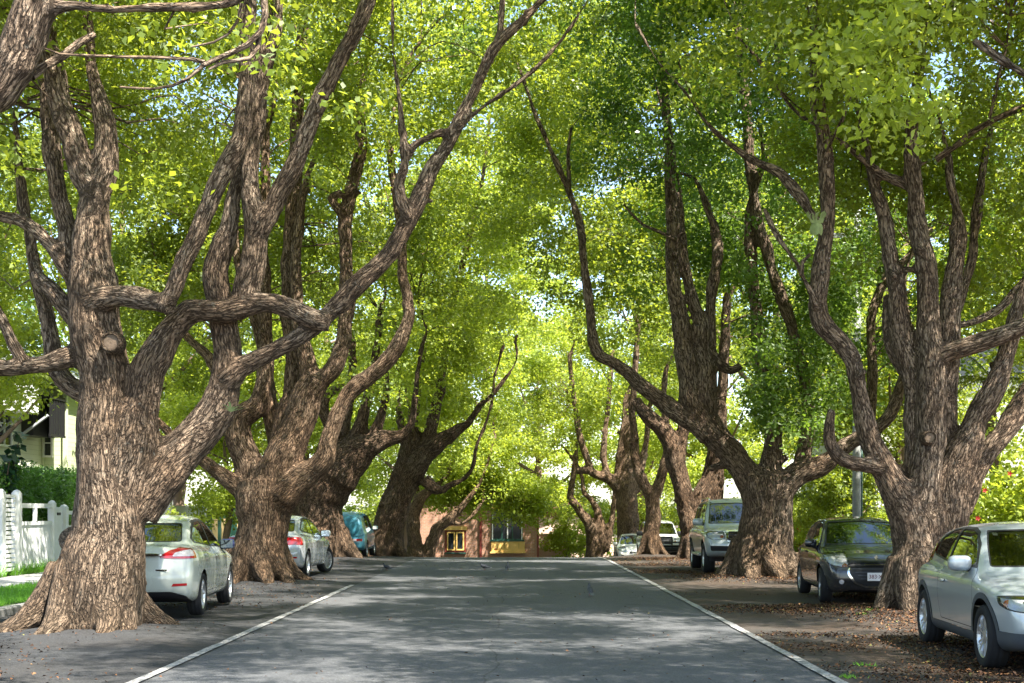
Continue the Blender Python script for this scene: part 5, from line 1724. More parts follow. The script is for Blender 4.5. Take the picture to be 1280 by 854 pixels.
def scale_spec(s, kx, ky, kz, **over):
    """the same car form drawn to another length, width and height"""
    t = dict(s)
    for k in ('top', 'roof', 'bot'): t[k] = [(x * kx, z * kz) for x, z in s[k]]
    t['plan'] = [(x * kx, w_ * ky) for x, w_ in s['plan']]
    t['sec'] = [(z * kz, w_) for z, w_ in s['sec']]
    t['front'] = [(z * kz, x * kx) for z, x in s['front']]; t['rear'] = [(z * kz, x * kx) for z, x in s['rear']]
    t['gplan'] = [(x * kx, w_) for x, w_ in s['gplan']]
    t['green'] = (s['green'][0] * ky, s['green'][1] * kz, s['green'][2])
    t['wb'] = s['wb'] * kx; t['track'] = s['track'] * ky
    t['cabin'] = (s['cabin'][0] * kx, s['cabin'][1] * kx, s['cabin'][2] * ky, s['cabin'][3] * kz)
    if 'mirror' in s: t['mirror'] = (s['mirror'][0] * kx, s['mirror'][1] * ky, s['mirror'][2] * kz, s['mirror'][3])
    t['handles'] = [(x * kx, z * kz) for x, z in s.get('handles', ())]
    ps = []
    for nm, view, poly, o in s['parts']:
        a, b = {'side': (kx, kz), 'front': (ky, kz), 'rear': (ky, kz), 'top': (kx, ky)}[view]
        o = dict(o)
        if 'x' in o: o['x'] = (o['x'][0] * kx, o['x'][1] * kx)
        ps.append((nm, view, [(u * a, v * b) for u, v in poly], o))
    t['parts'] = ps
    t.update(over)
    return t


def build_car(s, label, cat, loc, ang, group=None):
    root = empty(s['name'], loc, ang)
    tag(root, label, cat, group)
    V, Q, F = car_shell(s, *s.get('res', (130, 120, 24)))
    bm = bmesh.new()
    bv = [bm.verts.new(p) for p in V]
    for q in Q:
        try: bm.faces.new([bv[i] for i in q])
        except ValueError: pass
    bm.faces.ensure_lookup_table()
    lay = bm.faces.layers.int.new('part')
    names, mats = ['body'], {'body': s['paint']}
    idx = {'body': 0, '_seam': 1, '_cut': 2, '_trim': 3}
    names = ['body', '_seam', '_cut', '_trim']

    def cut(view, poly, sel):
        ax = AXES[view]
        lo = np.min(poly, 0) - .06; hi = np.max(poly, 0) + .06
        fs = [f for f in bm.faces if sel(f.calc_center_median(), f.normal)]
        fs = [f for f in fs if not (max(v.co[ax[0]] for v in f.verts) < lo[0] or min(v.co[ax[0]] for v in f.verts) > hi[0] or max(v.co[ax[1]] for v in f.verts) < lo[1] or min(v.co[ax[1]] for v in f.verts) > hi[1])]
        n = len(poly)
        for i in range(n):
            a, b = np.array(poly[i]), np.array(poly[(i + 1) % n])
            e = b - a
            if np.linalg.norm(e) < 1e-5: continue
            no = np.array([-e[1], e[0]]) / np.linalg.norm(e)
            pc = [0, 0, 0]; pn = [0, 0, 0]
            pc[ax[0]], pc[ax[1]] = a; pn[ax[0]], pn[ax[1]] = no
            # only faces near this edge
            mlo, mhi = np.minimum(a, b) - .03, np.maximum(a, b) + .03
            near, far = [], []
            for f in fs:
                if not f.is_valid: continue
                c = [v.co for v in f.verts]
                u = [q[ax[0]] for q in c]; w_ = [q[ax[1]] for q in c]
                (far if (max(u) < mlo[0] or min(u) > mhi[0] or max(w_) < mlo[1] or min(w_) > mhi[1]) else near).append(f)
            if not near: continue
            ge = set(near)
            for f in near: ge.update(f.edges); ge.update(f.verts)
            r = bmesh.ops.bisect_plane(bm, geom=list(ge), dist=1e-5, plane_co=pc, plane_no=pn)
            fs = far + [g for g in r['geom'] if isinstance(g, bmesh.types.BMFace)]
        return [f for f in fs if f.is_valid]

    def assign(name, view, poly, sel, over=None, seam=0.0, seam_name='_seam', mirror=False):
        for mm in ((1, -1) if mirror else (1,)):
            pl = [(p[0] * mm, p[1]) if view in ('front', 'rear') else p for p in poly]
            ax = AXES[view]
            cut(view, pl, sel)
            inner = inset(pl, seam) if seam else None
            if inner: cut(view, inner, sel)
            if name not in idx: idx[name] = len(names); names.append(name)
            lo = np.min(pl, 0); hi = np.max(pl, 0)
            for f in bm.faces:
                c = f.calc_center_median()
                u, w_ = c[ax[0]], c[ax[1]]
                if u < lo[0] or u > hi[0] or w_ < lo[1] or w_ > hi[1]: continue
                if not sel(c, f.normal): continue
                if over is not None and names[f[lay]] not in over: continue
                if in_poly(pl, (u, w_)):
                    f[lay] = idx[name] if (inner is None or in_poly(inner, (u, w_))) else idx[seam_name]

    for p in s['parts']:
        name, view, poly, opt = p
        ymin = opt.get('ymin', .25); xr = opt.get('x', (-9, 9)); zr = opt.get('z', (-9, 9))
        if view == 'side': sel = lambda c, n, ymin=ymin, xr=xr, zr=zr: abs(c.y) > ymin and xr[0] < c.x < xr[1] and zr[0] < c.z < zr[1]
        elif view == 'front': sel = lambda c, n, xr=xr, zr=zr: n.x > .08 and xr[0] < c.x < xr[1] and zr[0] < c.z < zr[1]
        elif view == 'rear': sel = lambda c, n, xr=xr, zr=zr: n.x < -.08 and xr[0] < c.x < xr[1] and zr[0] < c.z < zr[1]
        else: sel = lambda c, n, xr=xr, zr=zr: n.z > .25 and xr[0] < c.x < xr[1] and zr[0] < c.z < zr[1]
        if opt.get('round'): poly = rounded(poly, opt['round'])
        if opt.get('ycut'):
            yc = opt['ycut']; zs = [q[1] for q in poly]
            for mm in (1, -1): cut('front', [(mm * yc, min(zs) - .05), (mm * 1.3, min(zs) - .05), (mm * 1.3, max(zs) + .05), (mm * yc, max(zs) + .05)], sel)
        assign(name, view, poly, sel, opt.get('over'), opt.get('seam', 0), opt.get('seam_name', '_seam'), opt.get('mirror', False))
    # wheel arches
    wr, ar = s['wheel'][0], s['arch']
    for ax_x in (s['wb'] / 2, -s['wb'] / 2):
        circ = lambda r_: [(ax_x + r_ * math.cos(t), wr + .015 + r_ * math.sin(t)) for t in np.linspace(0, 2 * math.pi, 34, endpoint=False)]
        sel = lambda c, n: abs(c.y) > .45
        if s.get('arch_trim'):
            assign(s.get('arch_name', 'arch_trim'), 'side', circ(ar + s['arch_trim']), sel)
        assign('_cut', 'side', circ(ar), sel)
    bm.normal_update()
    # gather parts
    bm.verts.ensure_lookup_table(); bm.verts.index_update()
    co = np.array([v.co[:] for v in bm.verts])
    nrm = grad(F, co)
    groups = {}
    for f in bm.faces:
        groups.setdefault(f[lay], []).append([v.index for v in f.verts])
    objs = {}
    pm = s['mats']

    def emit(name, faces, mat, parent, off=0.0, mats=None, mi=None):
        used = sorted({i for q in faces for i in q})
        mp = {a: b for b, a in enumerate(used)}
        vv = co[used] + nrm[used] * off
        o = mesh_np(name, vv, [[mp[i] for i in q] for q in faces], mat, parent, smooth=True, mats=mats, mat_idx=mi)
        o.data.normals_split_custom_set_from_vertices([tuple(n) for n in nrm[used]])
        return o

    body_f = groups.get(0, []); seam_f = groups.get(1, []); trim_f = groups.get(3, [])
    bo = emit('body', body_f + seam_f + trim_f, None, root, 0, [s['paint'], M_SEAM, M_TRIM], [0] * len(body_f) + [1] * len(seam_f) + [2] * len(trim_f))
    # push shut lines a little inwards
    if seam_f:
        sv = {i for q in seam_f for i in q} - {i for q in body_f for i in q}
    for k, nm in enumerate(names):
        if k < 4 or k not in groups: continue
        fs = groups[k]
        # split into left, right / connected islands so that each lamp, door, window is a part of its own
        par = {}
        def find(a):
            while par.setdefault(a, a) != a:
                par[a] = par[par[a]]; a = par[a]
            return a
        for q in fs:
            for i in q[1:]: par[find(q[0])] = find(i)
        isl = {}
        for q in fs: isl.setdefault(find(q[0]), []).append(q)
        base = nm.split('#')[0]
        mat, off = pm.get(nm, pm.get(base, (s['paint'], 0)))
        for q in sorted(isl.values(), key=len, reverse=True):
            if len(q) < 4: continue
            o = emit(base, q, mat, root, off)
            objs.setdefault(base, []).append(o)
            if base == 'headlight':
                emit('reflector', q, M_REFL, o, -.03)
                c = co[sorted({i for f in q for i in f})]
                n_ = nrm[sorted({i for f in q for i in f})].mean(0); n_ /= np.linalg.norm(n_)
                cc = c.mean(0); u = c - cc
                w0, v0 = np.linalg.svd(u, full_matrices=False)[1:]
                for t, mt in s.get('bulbs', ((-.25, M_CHROME), (.25, M_CHROME))):
                    b = MB()
                    b.lathe([(.003, .030), (.025, .026), (.045, .008), (.052, -.004), (.046, -.004)], 14, Matrix.Translation(cc + v0[0] * w0[0] * t * .16 - n_ * .030).to_4x4() @ Vector(n_).to_track_quat('Z', 'Y').to_matrix().to_4x4())
                    b.build('bulb', mt, o, smooth=True)
    bm.free()
    # dark lining under the painted shell, so the cabin is not bright inside
    inner = [q for q in body_f if co[q].mean(0)[2] > s['green'][1] - .1]
    emit('cabin_lining', inner, M_LINING, root, -.022)
    # wheels and wells
    W = s['track']
    for ax_x, st in ((s['wb'] / 2, s.get('steer', 0)), (-s['wb'] / 2, 0)):
        for sg in (1, -1):
            wheel(root, ax_x, sg * W, wr, s['wheel'][1], sg, s['spokes'], st, s['wheel'][2], s.get('rim_mat'))
            m = MB()
            y0, y1 = sg * (W - .32), sg * (W + .02)
            an = np.linspace(R(-12), R(192), 26)
            vs = [(ax_x + (ar + .012) * math.cos(t), yy, wr + .015 + (ar + .012) * math.sin(t)) for t in an for yy in (y0, y1)]
            fs = [(2 * k, 2 * k + 1, 2 * k + 3, 2 * k + 2) for k in range(25)]
            vs.append((ax_x, y0, wr)); fs += [(2 * k, 2 * k + 2, 52) for k in range(25)]
            m.add(vs, fs)
            m.build('wheel_well', M_TRIM, root, smooth=True)
    # cabin: floor, dash, seats
    cx0, cx1, cw, cz = s['cabin']
    part('cabin_floor', M_SEAT, root, (((cx0 + cx1) / 2, 0, .42), (cx1 - cx0, cw * 2, .25)))
    m = MB(); m.box((cx1 - .08, 0, cz - .14), (.5, cw * 1.9, .22), bev=.06); m.build('dashboard', M_TRIM, root, smooth=False)
    for sx, sw in ((cx0 + (cx1 - cx0) * .50, .24), (cx0 + (cx1 - cx0) * .12, .26)):
        for sy in (-.37, .37):
            m = MB()
            m.box((sx + .2, sy, .66), (.5, sw * 2, .2), bev=.06)
            Mt = Matrix.Rotation(R(-14), 3, 'Y')
            m.box((sx - .06, sy, .97), (.14, sw * 1.9, .56), M=Mt, bev=.05)
            if sw < .25: m.box((sx - .15, sy, cz + .31), (.10, .24, .17), M=Mt, bev=.04)
            m.build('seat', M_SEAT, root)
    m = MB(); Ms = Matrix.Translation((cx1 - .50, s.get('drive', -.37), cz - .04)).to_4x4() @ Matrix.Rotation(R(65), 4, 'Y')
    m.lathe([(.17, -.012), (.185, 0), (.17, .012), (.158, 0)], 24, Ms, True); m.build('steering_wheel', M_TRIM, root, smooth=True)
    # mirrors
    if 'mirror' in s:
        mx_, my_, mz_, ms = s['mirror']
        for sg in (1, -1):
            m = MB()
            blob(m, (mx_ + .02, sg * (my_ + .10), mz_), (.07 * ms, .105 * ms, .074 * ms), 3.2)
            mo = m.build('mirror', s.get('mirror_mat', s['paint']), root, smooth=True)
            m = MB(); m.box((mx_ - .13 * ms * .5 + .012, sg * (my_ + .10), mz_), (.012, .165 * ms, .11 * ms)); m.build('mirror_glass', s.get('mirror_glass', M_CHROME), mo)
            m = MB(); m.tube([(mx_ + .03, sg * (my_ - .07), mz_ - .07), (mx_ + .02, sg * (my_ + .07), mz_ - .065)], [.028, .022], 8); m.build('mirror_arm', M_TRIM, mo)
    for (hx, hz) in s.get('handles', ()):
        for sg in (1, -1):
            yy = 0.2 + np.linspace(0, 1.0, 400)
            fv = F(np.stack([np.full(400, hx), yy, np.full(400, hz)], -1))
            y_ = yy[np.argmax(fv > 0)]
            m = MB(); blob(m, (hx, sg * (y_ + .014), hz), (.10, .020, .019), 3.0)
            m.build('door_handle', s.get('handle_mat', s['paint']), root)
    return root, F, objs


def surf_x(F, y, z, sgn=1):
    """x of the front (sgn 1) or back (-1) skin at (y, z)"""
    xs = sgn * np.linspace(.3, 3.0, 1400)
    f = F(np.stack([xs, np.full(1400, y), np.full(1400, z)], -1))
    return xs[np.argmax(f > 0)]


def plate(root, F, sgn, z, txt=None, w_=.372, h_=.134, y=0.0, mat=None):
    x = surf_x(F, y, z, sgn) + sgn * .016
    m = MB(); m.box((x, y, z), (.012, w_, h_), bev=.003)
    p = m.build('number_plate', mat or M_PLATE, root)
    if txt:
        M = Matrix.Translation((x + sgn * .0075, y, z)).to_4x4() @ Matrix(((0, 0, sgn, 0), (sgn, 0, 0, 0), (0, 1, 0, 0), (0, 0, 0, 1)))
        text_mesh('plate_number', txt, .090, M_PLATETXT, p, M)
    return p


# -------------------------------------------------- the silver three-door hatchback, front right
P_SILVER = paint('silver_green_paint', (.42, .47, .49), .35, .30)
c30 = dict(name='parked_car', paint=P_SILVER, wb=2.64, track=.775, wheel=(.318, .215, .218), arch=.365, arch_trim=.058, arch_name='lower_trim', spokes=(5, True, .20, .020), res=(170, 160, 30),
    top=[(-2.03, .86), (-1.93, .95), (-1.6, 1.0), (-1.0, .99), (0, .965), (.8, .955), (1.0, .95), (1.4, .905), (1.8, .825), (2.0, .755), (2.12, .68), (2.22, .60)],
    roof=[(-2.02, .82), (-1.93, .98), (-1.80, 1.20), (-1.66, 1.33), (-1.4, 1.385), (-.9, 1.43), (-.4, 1.455), (.05, 1.438), (.3, 1.385), (.55, 1.26), (.8, 1.12), (1.02, .985), (1.15, .90)],
    bot=[(-2.0, .30), (-1.6, .2), (1.6, .2), (2.2, .26)],
    plan=[(-2.03, .72), (-1.9, .81), (-1.6, .865), (-1.2, .885), (0, .885), (1.2, .89), (1.6, .865), (1.9, .80), (2.1, .73), (2.22, .66)],
    sec=[(.15, .88), (.3, .965), (.5, .985), (.68, 1.0), (.82, 1.0), (.90, .975), (1.0, .92)],
    front=[(.15, 2.08), (.3, 2.17), (.42, 2.22), (.56, 2.20), (.62, 2.17), (.72, 2.08), (.9, 1.9)], rear=[(.2, -1.9), (.4, -2.0), (.6, -2.03), (.85, -1.99), (1.0, -1.9)],
    gplan=[(-2, .84), (-1.5, .93), (-.6, 1), (1, 1)], green=(.80, .95, .42), fk=.26, rk=.22, steer=0,
    cabin=(-1.4, .95, .66, .95), mirror=(.52, .80, 1.02, 1.15), handles=((-.30, .80),), drive=.37,
    mats={'side_window': (M_GLASS, -.006), 'windshield': (M_GLASS, -.006), 'rear_window': (M_GLASSD, -.004), 'door': (P_SILVER, 0), 'hood': (P_SILVER, 0), 'lower_trim': (M_PLASTIC, .006), 'headlight': (M_LENS, .002), 'grille': (M_TRIM, -.01), 'intake': (M_TRIM, -.012), 'taillight': (M_RED, .003)},
    bulbs=((-.55, M_AMBER), (-.05, M_CHROME), (.5, M_CHROME)),
    parts=[
        ('hood', 'top', [(1.02, -.70), (1.02, .70), (1.6, .66), (1.98, .52), (2.03, 0), (1.98, -.52), (1.6, -.66)], dict(seam=.007, x=(.9, 2.3))),
        ('door', 'side', [(.97, .37), (1.0, .80), (.80, .975), (.52, 1.16), (.18, 1.352), (-.05, 1.392), (-.49, 1.40), (-.52, 1.0), (-.56, .62), (-.48, .37)], dict(seam=.008, round=.05)),
        ('_trim', 'side', [(.80, .975), (.47, 1.22), (.20, 1.345), (-.05, 1.385), (-.50, 1.395), (-.95, 1.365), (-1.30, 1.285), (-1.54, 1.165), (-1.60, 1.09), (-1.35, 1.045), (-.5, 1.0)], dict(round=.03)),
        ('side_window', 'side', [(.70, 1.005), (.44, 1.20), (.17, 1.325), (-.05, 1.362), (-.45, 1.372), (-.45, 1.018)], dict(round=.03, seam=.0)),
        ('side_window#b', 'side', [(-.515, 1.022), (-.515, 1.372), (-.93, 1.342), (-1.27, 1.265), (-1.49, 1.155), (-1.53, 1.10), (-1.33, 1.065)], dict(round=.03)),
        ('windshield', 'front', [(-.685, .99), (0, 1.0), (.685, .99), (.62, 1.2), (.545, 1.365), (0, 1.385), (-.545, 1.365), (-.62, 1.2)], dict(x=(0, 1.2), round=.04, seam=.014, seam_name='_trim')),
        ('rear_window', 'rear', [(-.6, 1.0), (.6, 1.0), (.50, 1.33), (-.50, 1.33)], dict(x=(-2.2, -1.3), round=.05)),
        ('lower_trim', 'side', [(-1.2, .1), (-1.2, .335), (1.2, .335), (1.2, .1)], dict(ymin=.5)),
        ('lower_trim', 'front', [(-1, .1), (1, .1), (1, .405), (-1, .405)], dict(x=(1.3, 3))),
        ('lower_trim', 'side', [(1.5, .1), (2.4, .1), (2.4, .405), (1.5, .405)], dict(ymin=.2)),
        ('lower_trim', 'side', [(-1.5, .1), (-2.4, .1), (-2.4, .40), (-1.5, .40)], dict(ymin=.0)),
        ('headlight', 'side', [(1.70, .745), (1.76, .66), (1.90, .625), (2.14, .585), (2.18, .64), (2.05, .72), (1.9, .762)], dict(ymin=.42, ycut=.42, seam=.012, seam_name='_trim', round=.03)),
        ('grille', 'front', [(-.34, .47), (.34, .47), (.37, .66), (-.37, .66)], dict(x=(1.8, 3), round=.03)),
        ('taillight', 'rear', [(.62, .72), (.80, .72), (.66, 1.25), (.56, 1.25)], dict(mirror=True, x=(-2.3, -1.5))),
    ])
CARS = 'cars parked under the trees'
rC, F_, _ = build_car(c30, 'silver green three-door hatchback with dark grey sills, front cut by the right edge', 'car', (5.62, 14.85, .01), R(-94.3), CARS)
m = MB(); m.add([(0, 0, 0), (0, .05, 0), (0, .05, .06), (0, 0, .06)], [(0, 1, 2, 3)])
st = m.build('window_sticker', M_PLATE, rC); st.location = (surf_x(F_, -.50, 1.33) + .004, -.50, 1.31); st.rotation_euler = (0, R(-62), 0)
m = MB()
for z_ in (.50, .55, .60): m.box((surf_x(F_, 0, z_) + .006, 0, z_), (.02, .60, .018))
m.build('grille_bar', M_CHROME, rC)
plate(rC, F_, 1, .40)


# -------------------------------------------------- dark blue five-door hatchback facing us
P_DARK = paint('midnight_paint', (.006, .010, .018), .25, .18)
h208 = dict(name='parked_car', paint=P_DARK, wb=2.54, track=.755, wheel=(.305, .20, .212), arch=.345, spokes=(5, True, .16, .022), res=(120, 116, 24), rim_mat=M_RIMD, rcrown=.06,
    top=[(-1.9, .85), (-1.82, .96), (-1.2, 1.0), (0, .98), (.85, .965), (1.05, .955), (1.4, .91), (1.7, .845), (1.9, .75), (2.06, .62)],
    roof=[(-1.88, .84), (-1.82, 1.0), (-1.68, 1.25), (-1.5, 1.38), (-1.0, 1.45), (-.3, 1.472), (.1, 1.44), (.35, 1.365), (.6, 1.24), (.85, 1.105), (1.08, .975), (1.2, .9)],
    bot=[(-1.9, .3), (-1.5, .2), (1.5, .18), (2.06, .22)],
    plan=[(-1.9, .68), (-1.75, .78), (-1.4, .855), (-1.0, .87), (0, .865), (1.0, .87), (1.4, .86), (1.7, .80), (1.95, .72), (2.06, .64)],
    sec=[(.15, .88), (.3, .96), (.5, .985), (.7, 1.0), (.82, .995), (.92, .965), (1.0, .92)],
    front=[(.12, 1.93), (.25, 2.02), (.42, 2.06), (.56, 2.05), (.66, 2.01), (.78, 1.92), (.95, 1.7)], rear=[(.2, -1.8), (.45, -1.9), (.7, -1.88), (.95, -1.8)],
    gplan=[(-1.9, .86), (-1.4, .94), (-.5, 1), (1, 1)], green=(.785, .95, .40), fk=.30, rk=.2, steer=-.06,
    cabin=(-1.35, .95, .64, .95), mirror=(.50, .79, 1.0, 1.0), handles=((-.28, .84), (-1.18, .86)), drive=-.37, mirror_mat=P_DARK,
    mats={'side_window': (M_GLASSD, -.005), 'windshield': (M_GLASS, -.006), 'rear_window': (M_GLASSD, -.004), 'door': (P_DARK, 0), 'hood': (P_DARK, 0), 'headlight': (M_LENS, .002), 'grille': (M_TRIM, -.012), 'grille_surround': (M_CHROME, .006), 'intake': (M_TRIM, -.01), 'fog_lamp': (M_CLEAR, .003), 'taillight': (M_RED, .003), 'lip': (M_CHROME, .003)},
    bulbs=((-.35, M_CHROME), (.45, M_AMBER)),
    parts=[
        ('hood', 'top', [(1.08, -.68), (1.08, .68), (1.5, .64), (1.85, .44), (1.93, 0), (1.85, -.44), (1.5, -.64)], dict(seam=.007, x=(.9, 2.2))),
        ('door', 'side', [(.95, .34), (.98, .8), (.82, .97), (.3, 1.30), (-.10, 1.40), (-.24, 1.40), (-.26, .34)], dict(seam=.008, round=.04)),
        ('door#b', 'side', [(-.27, .34), (-.25, 1.40), (-.9, 1.38), (-1.2, 1.3), (-1.22, .9), (-1.0, .6), (-.92, .34)], dict(seam=.008, round=.04)),
        ('_trim', 'side', [(.78, .985), (.30, 1.31), (0, 1.385), (-.6, 1.40), (-1.1, 1.345), (-1.36, 1.23), (-1.40, 1.08), (-.3, 1.0)], dict(round=.03)),
        ('side_window', 'side', [(.68, 1.005), (.28, 1.28), (0, 1.358), (-.22, 1.37), (-.22, 1.02)], dict(round=.02)),
        ('side_window#b', 'side', [(-.28, 1.022), (-.28, 1.372), (-.6, 1.372), (-1.08, 1.32), (-1.30, 1.22), (-1.33, 1.11)], dict(round=.02)),
        ('windshield', 'front', [(-.69, .985), (0, 1.0), (.69, .985), (.63, 1.2), (.555, 1.375), (0, 1.40), (-.555, 1.375), (-.63, 1.2)], dict(x=(0, 1.3), round=.04, seam=.014, seam_name='_trim')),
        ('rear_window', 'rear', [(-.58, 1.0), (.58, 1.0), (.5, 1.34), (-.5, 1.34)], dict(x=(-2.2, -1.3), round=.05)),
        ('headlight', 'side', [(1.36, .90), (1.44, .82), (1.70, .70), (1.96, .615), (2.02, .64), (1.92, .74), (1.7, .835), (1.5, .89)], dict(ymin=.46, ycut=.46, seam=.008, seam_name='_trim', round=.03)),
        ('grille_surround', 'front', [(-.48, .62), (.48, .62), (.50, .52), (.40, .37), (.22, .295), (-.22, .295), (-.40, .37), (-.50, .52)], dict(x=(1.6, 3), round=.04)),
        ('grille', 'front', [(-.45, .635), (.45, .635), (.465, .53), (.37, .395), (.21, .325), (-.21, .325), (-.37, .395), (-.465, .53)], dict(x=(1.6, 3), round=.04)),
        ('intake', 'front', [(-.50, .645), (.50, .645), (.42, .695), (-.42, .695)], dict(x=(1.6, 3), round=.02)),
        ('intake', 'front', [(-.62, .19), (.62, .19), (.45, .255), (-.45, .255)], dict(x=(1.4, 3), round=.03)),
        ('lip', 'front', [(-.66, .165), (.66, .165), (.66, .185), (-.66, .185)], dict(x=(1.4, 3))),
        ('fog_lamp', 'front', [(.585 + .05 * math.cos(t), .385 + .05 * math.sin(t)) for t in np.linspace(0, 6.283, 14, endpoint=False)], dict(x=(1.4, 3), mirror=True, seam=.012, seam_name='_trim')),
        ('taillight', 'rear', [(.55, .78), (.85, .80), (.85, 1.0), (.6, .98)], dict(mirror=True, x=(-2.3, -1.3))),
    ])
r208, F_, _ = build_car(h208, 'dark blue five-door hatchback with plate 383 XPC, half behind the nearest right trunk', 'car', (6.13, 24.55, .02), R(-94), CARS)
plate(r208, F_, 1, .475, '383\u00b7XPC')
# chrome bar over the grille and the rampant-lion emblem on the bonnet edge
x0 = surf_x(F_, 0, .67)
m = MB(); m.box((x0 + .012, 0, .67), (.03, .44, .018), bev=.004); m.build('grille_bar', M_CHROME, r208)
m = MB()
for k in range(4): m.box((surf_x(F_, 0, .57 - k * .055) - .004, 0, .605 - k * .055), (.012, .84 - k * .09, .010))
m.build('grille_slat', M_PLASTIC, r208)
lion = [(-.30, -.95), (-.12, -.95), (-.10, -.55), (.02, -.30), (.10, -.95), (.30, -.95), (.22, -.45), (.18, -.10), (.42, -.02), (.62, -.12), (.62, .04), (.30, .14), (.22, .24), (.50, .30), (.64, .42), (.52, .50), (.26, .42), (.30, .62), (.48, .74), (.40, .92), (.10, 1.0), (-.12, .84), (-.24, .52), (-.30, .10), (-.52, .22), (-.60, .60), (-.72, .58), (-.66, .08), (-.40, -.12), (-.34, -.50)]
zz = .775; x0 = surf_x(F_, 0, zz)
m = MB()
vs = [(0, u * .048, w_ * .062) for u, w_ in lion] + [(.008, u * .048, w_ * .062) for u, w_ in lion]
nl_ = len(lion)
m.add(vs, [tuple(range(nl_ - 1, -1, -1)), tuple(range(nl_, 2 * nl_))] + [(i, (i + 1) % nl_, nl_ + (i + 1) % nl_, nl_ + i) for i in range(nl_)])
e_ = m.build('emblem', M_CHROME, r208); e_.location = (x0 + .008, 0, zz); e_.rotation_euler = (0, R(-38), 0)
m = MB()
for sg in (-1, 1): m.tube([(.98, sg * .10 - .25, .995), (1.0, sg * .10 + .25, .99)], [.008, .006], 6)
m.build('wiper', M_TRIM, r208)

# -------------------------------------------------- tall silver four wheel drive
P_LC = paint('silver_blue_paint', (.42, .47, .48), .35, .3)
lc = dict(name='parked_car', paint=P_LC, wb=2.85, track=.83, wheel=(.39, .275, .235), arch=.455, spokes=(5, True, .2, .03), res=(90, 92, 18), z0=.85, kt=.12, rcrown=.05,
    top=[(-2.63, 1.0), (-2.5, 1.15), (-1.5, 1.2), (.9, 1.19), (1.1, 1.185), (1.6, 1.16), (2.0, 1.115), (2.2, 1.03), (2.32, .85)],
    roof=[(-2.58, 1.0), (-2.5, 1.3), (-2.4, 1.65), (-2.2, 1.83), (-1.5, 1.89), (-.5, 1.91), (.1, 1.885), (.35, 1.80), (.65, 1.57), (.95, 1.33), (1.15, 1.19), (1.25, 1.1)],
    bot=[(-2.6, .55), (-1.9, .42), (1.8, .40), (2.32, .45)],
    plan=[(-2.63, .82), (-2.4, .93), (-1.8, .975), (0, .975), (1.6, .985), (1.95, .96), (2.2, .88), (2.32, .80)],
    sec=[(.3, .90), (.5, .965), (.8, 1.0), (1.0, 1.0), (1.15, .97), (1.3, .9)],
    front=[(.4, 2.18), (.5, 2.27), (.7, 2.32), (.8, 2.30), (1.0, 2.22), (1.15, 2.05)], rear=[(.4, -2.5), (.6, -2.63), (1.0, -2.62), (1.2, -2.55)],
    gplan=[(-2.6, .92), (-1.8, .98), (-.5, 1), (1, 1)], green=(.88, 1.15, .24), fk=.20, rk=.1,
    cabin=(-2.2, 1.0, .75, 1.18), mirror=(.62, .90, 1.28, 1.35), handles=((-.15, 1.02), (-1.15, 1.03)), drive=-.4,
    mats={'side_window': (M_GLASS, -.006), 'windshield': (M_GLASS, -.006), 'rear_window': (M_GLASSD, -.004), 'door': (P_LC, 0), 'hood': (P_LC, 0), 'headlight': (M_LENS, .002), 'grille': (M_TRIM, -.012), 'grille_surround': (M_CHROME, .01), 'intake': (M_TRIM, -.012), 'taillight': (M_RED, .003)},
    bulbs=((-.5, M_CHROME), (.1, M_CHROME), (.7, M_AMBER)),
    parts=[
        ('hood', 'top', [(1.18, -.80), (1.18, .80), (1.9, .74), (2.12, .5), (2.16, 0), (2.12, -.5), (1.9, -.74)], dict(seam=.008, x=(1, 2.5))),
        ('door', 'side', [(1.0, .5), (1.02, 1.1), (.85, 1.22), (.42, 1.62), (.25, 1.79), (-.08, 1.81), (-.1, .5)], dict(seam=.008, round=.04)),
        ('door#b', 'side', [(-.11, .5), (-.09, 1.81), (-1.1, 1.80), (-1.12, 1.2), (-.95, .8), (-.92, .5)], dict(seam=.008, round=.04)),
        ('_trim', 'side', [(.84, 1.22), (.40, 1.64), (.20, 1.765), (-1.0, 1.79), (-2.1, 1.74), (-2.25, 1.25)], dict(round=.03)),
        ('side_window', 'side', [(.74, 1.245), (.36, 1.61), (.16, 1.735), (-.06, 1.75), (-.06, 1.25)], dict(round=.03)),
        ('side_window#b', 'side', [(-.14, 1.25), (-.14, 1.755), (-1.06, 1.75), (-1.06, 1.26)], dict(round=.03)),
        ('side_window#c', 'side', [(-1.16, 1.265), (-1.16, 1.75), (-2.02, 1.705), (-2.12, 1.28)], dict(round=.04)),
        ('windshield', 'front', [(-.78, 1.235), (0, 1.25), (.78, 1.235), (.72, 1.5), (.665, 1.765), (0, 1.785), (-.665, 1.765), (-.72, 1.5)], dict(x=(0, 1.4), round=.05, seam=.016, seam_name='_trim')),
        ('rear_window', 'rear', [(-.7, 1.25), (.7, 1.25), (.62, 1.7), (-.62, 1.7)], dict(x=(-2.9, -2), round=.05)),
        ('headlight', 'front', [(.50, .86), (.80, .845), (.93, .91), (.95, 1.03), (.86, 1.075), (.52, 1.06)], dict(x=(1.5, 3), mirror=True, seam=.010, seam_name='_trim', round=.03)),
        ('grille_surround', 'front', [(-.47, .80), (.47, .80), (.47, 1.085), (-.47, 1.085)], dict(x=(1.6, 3), round=.06)),
        ('grille', 'front', [(-.42, .84), (.42, .84), (.42, 1.05), (-.42, 1.05)], dict(x=(1.6, 3), round=.05)),
        ('intake', 'front', [(-.84, .575), (.84, .575), (.86, .70), (-.86, .70)], dict(x=(1.6, 3), round=.03)),
        ('taillight', 'rear', [(.72, .95), (.97, .95), (.90, 1.25), (.76, 1.25)], dict(mirror=True, x=(-2.9, -2))),
    ])
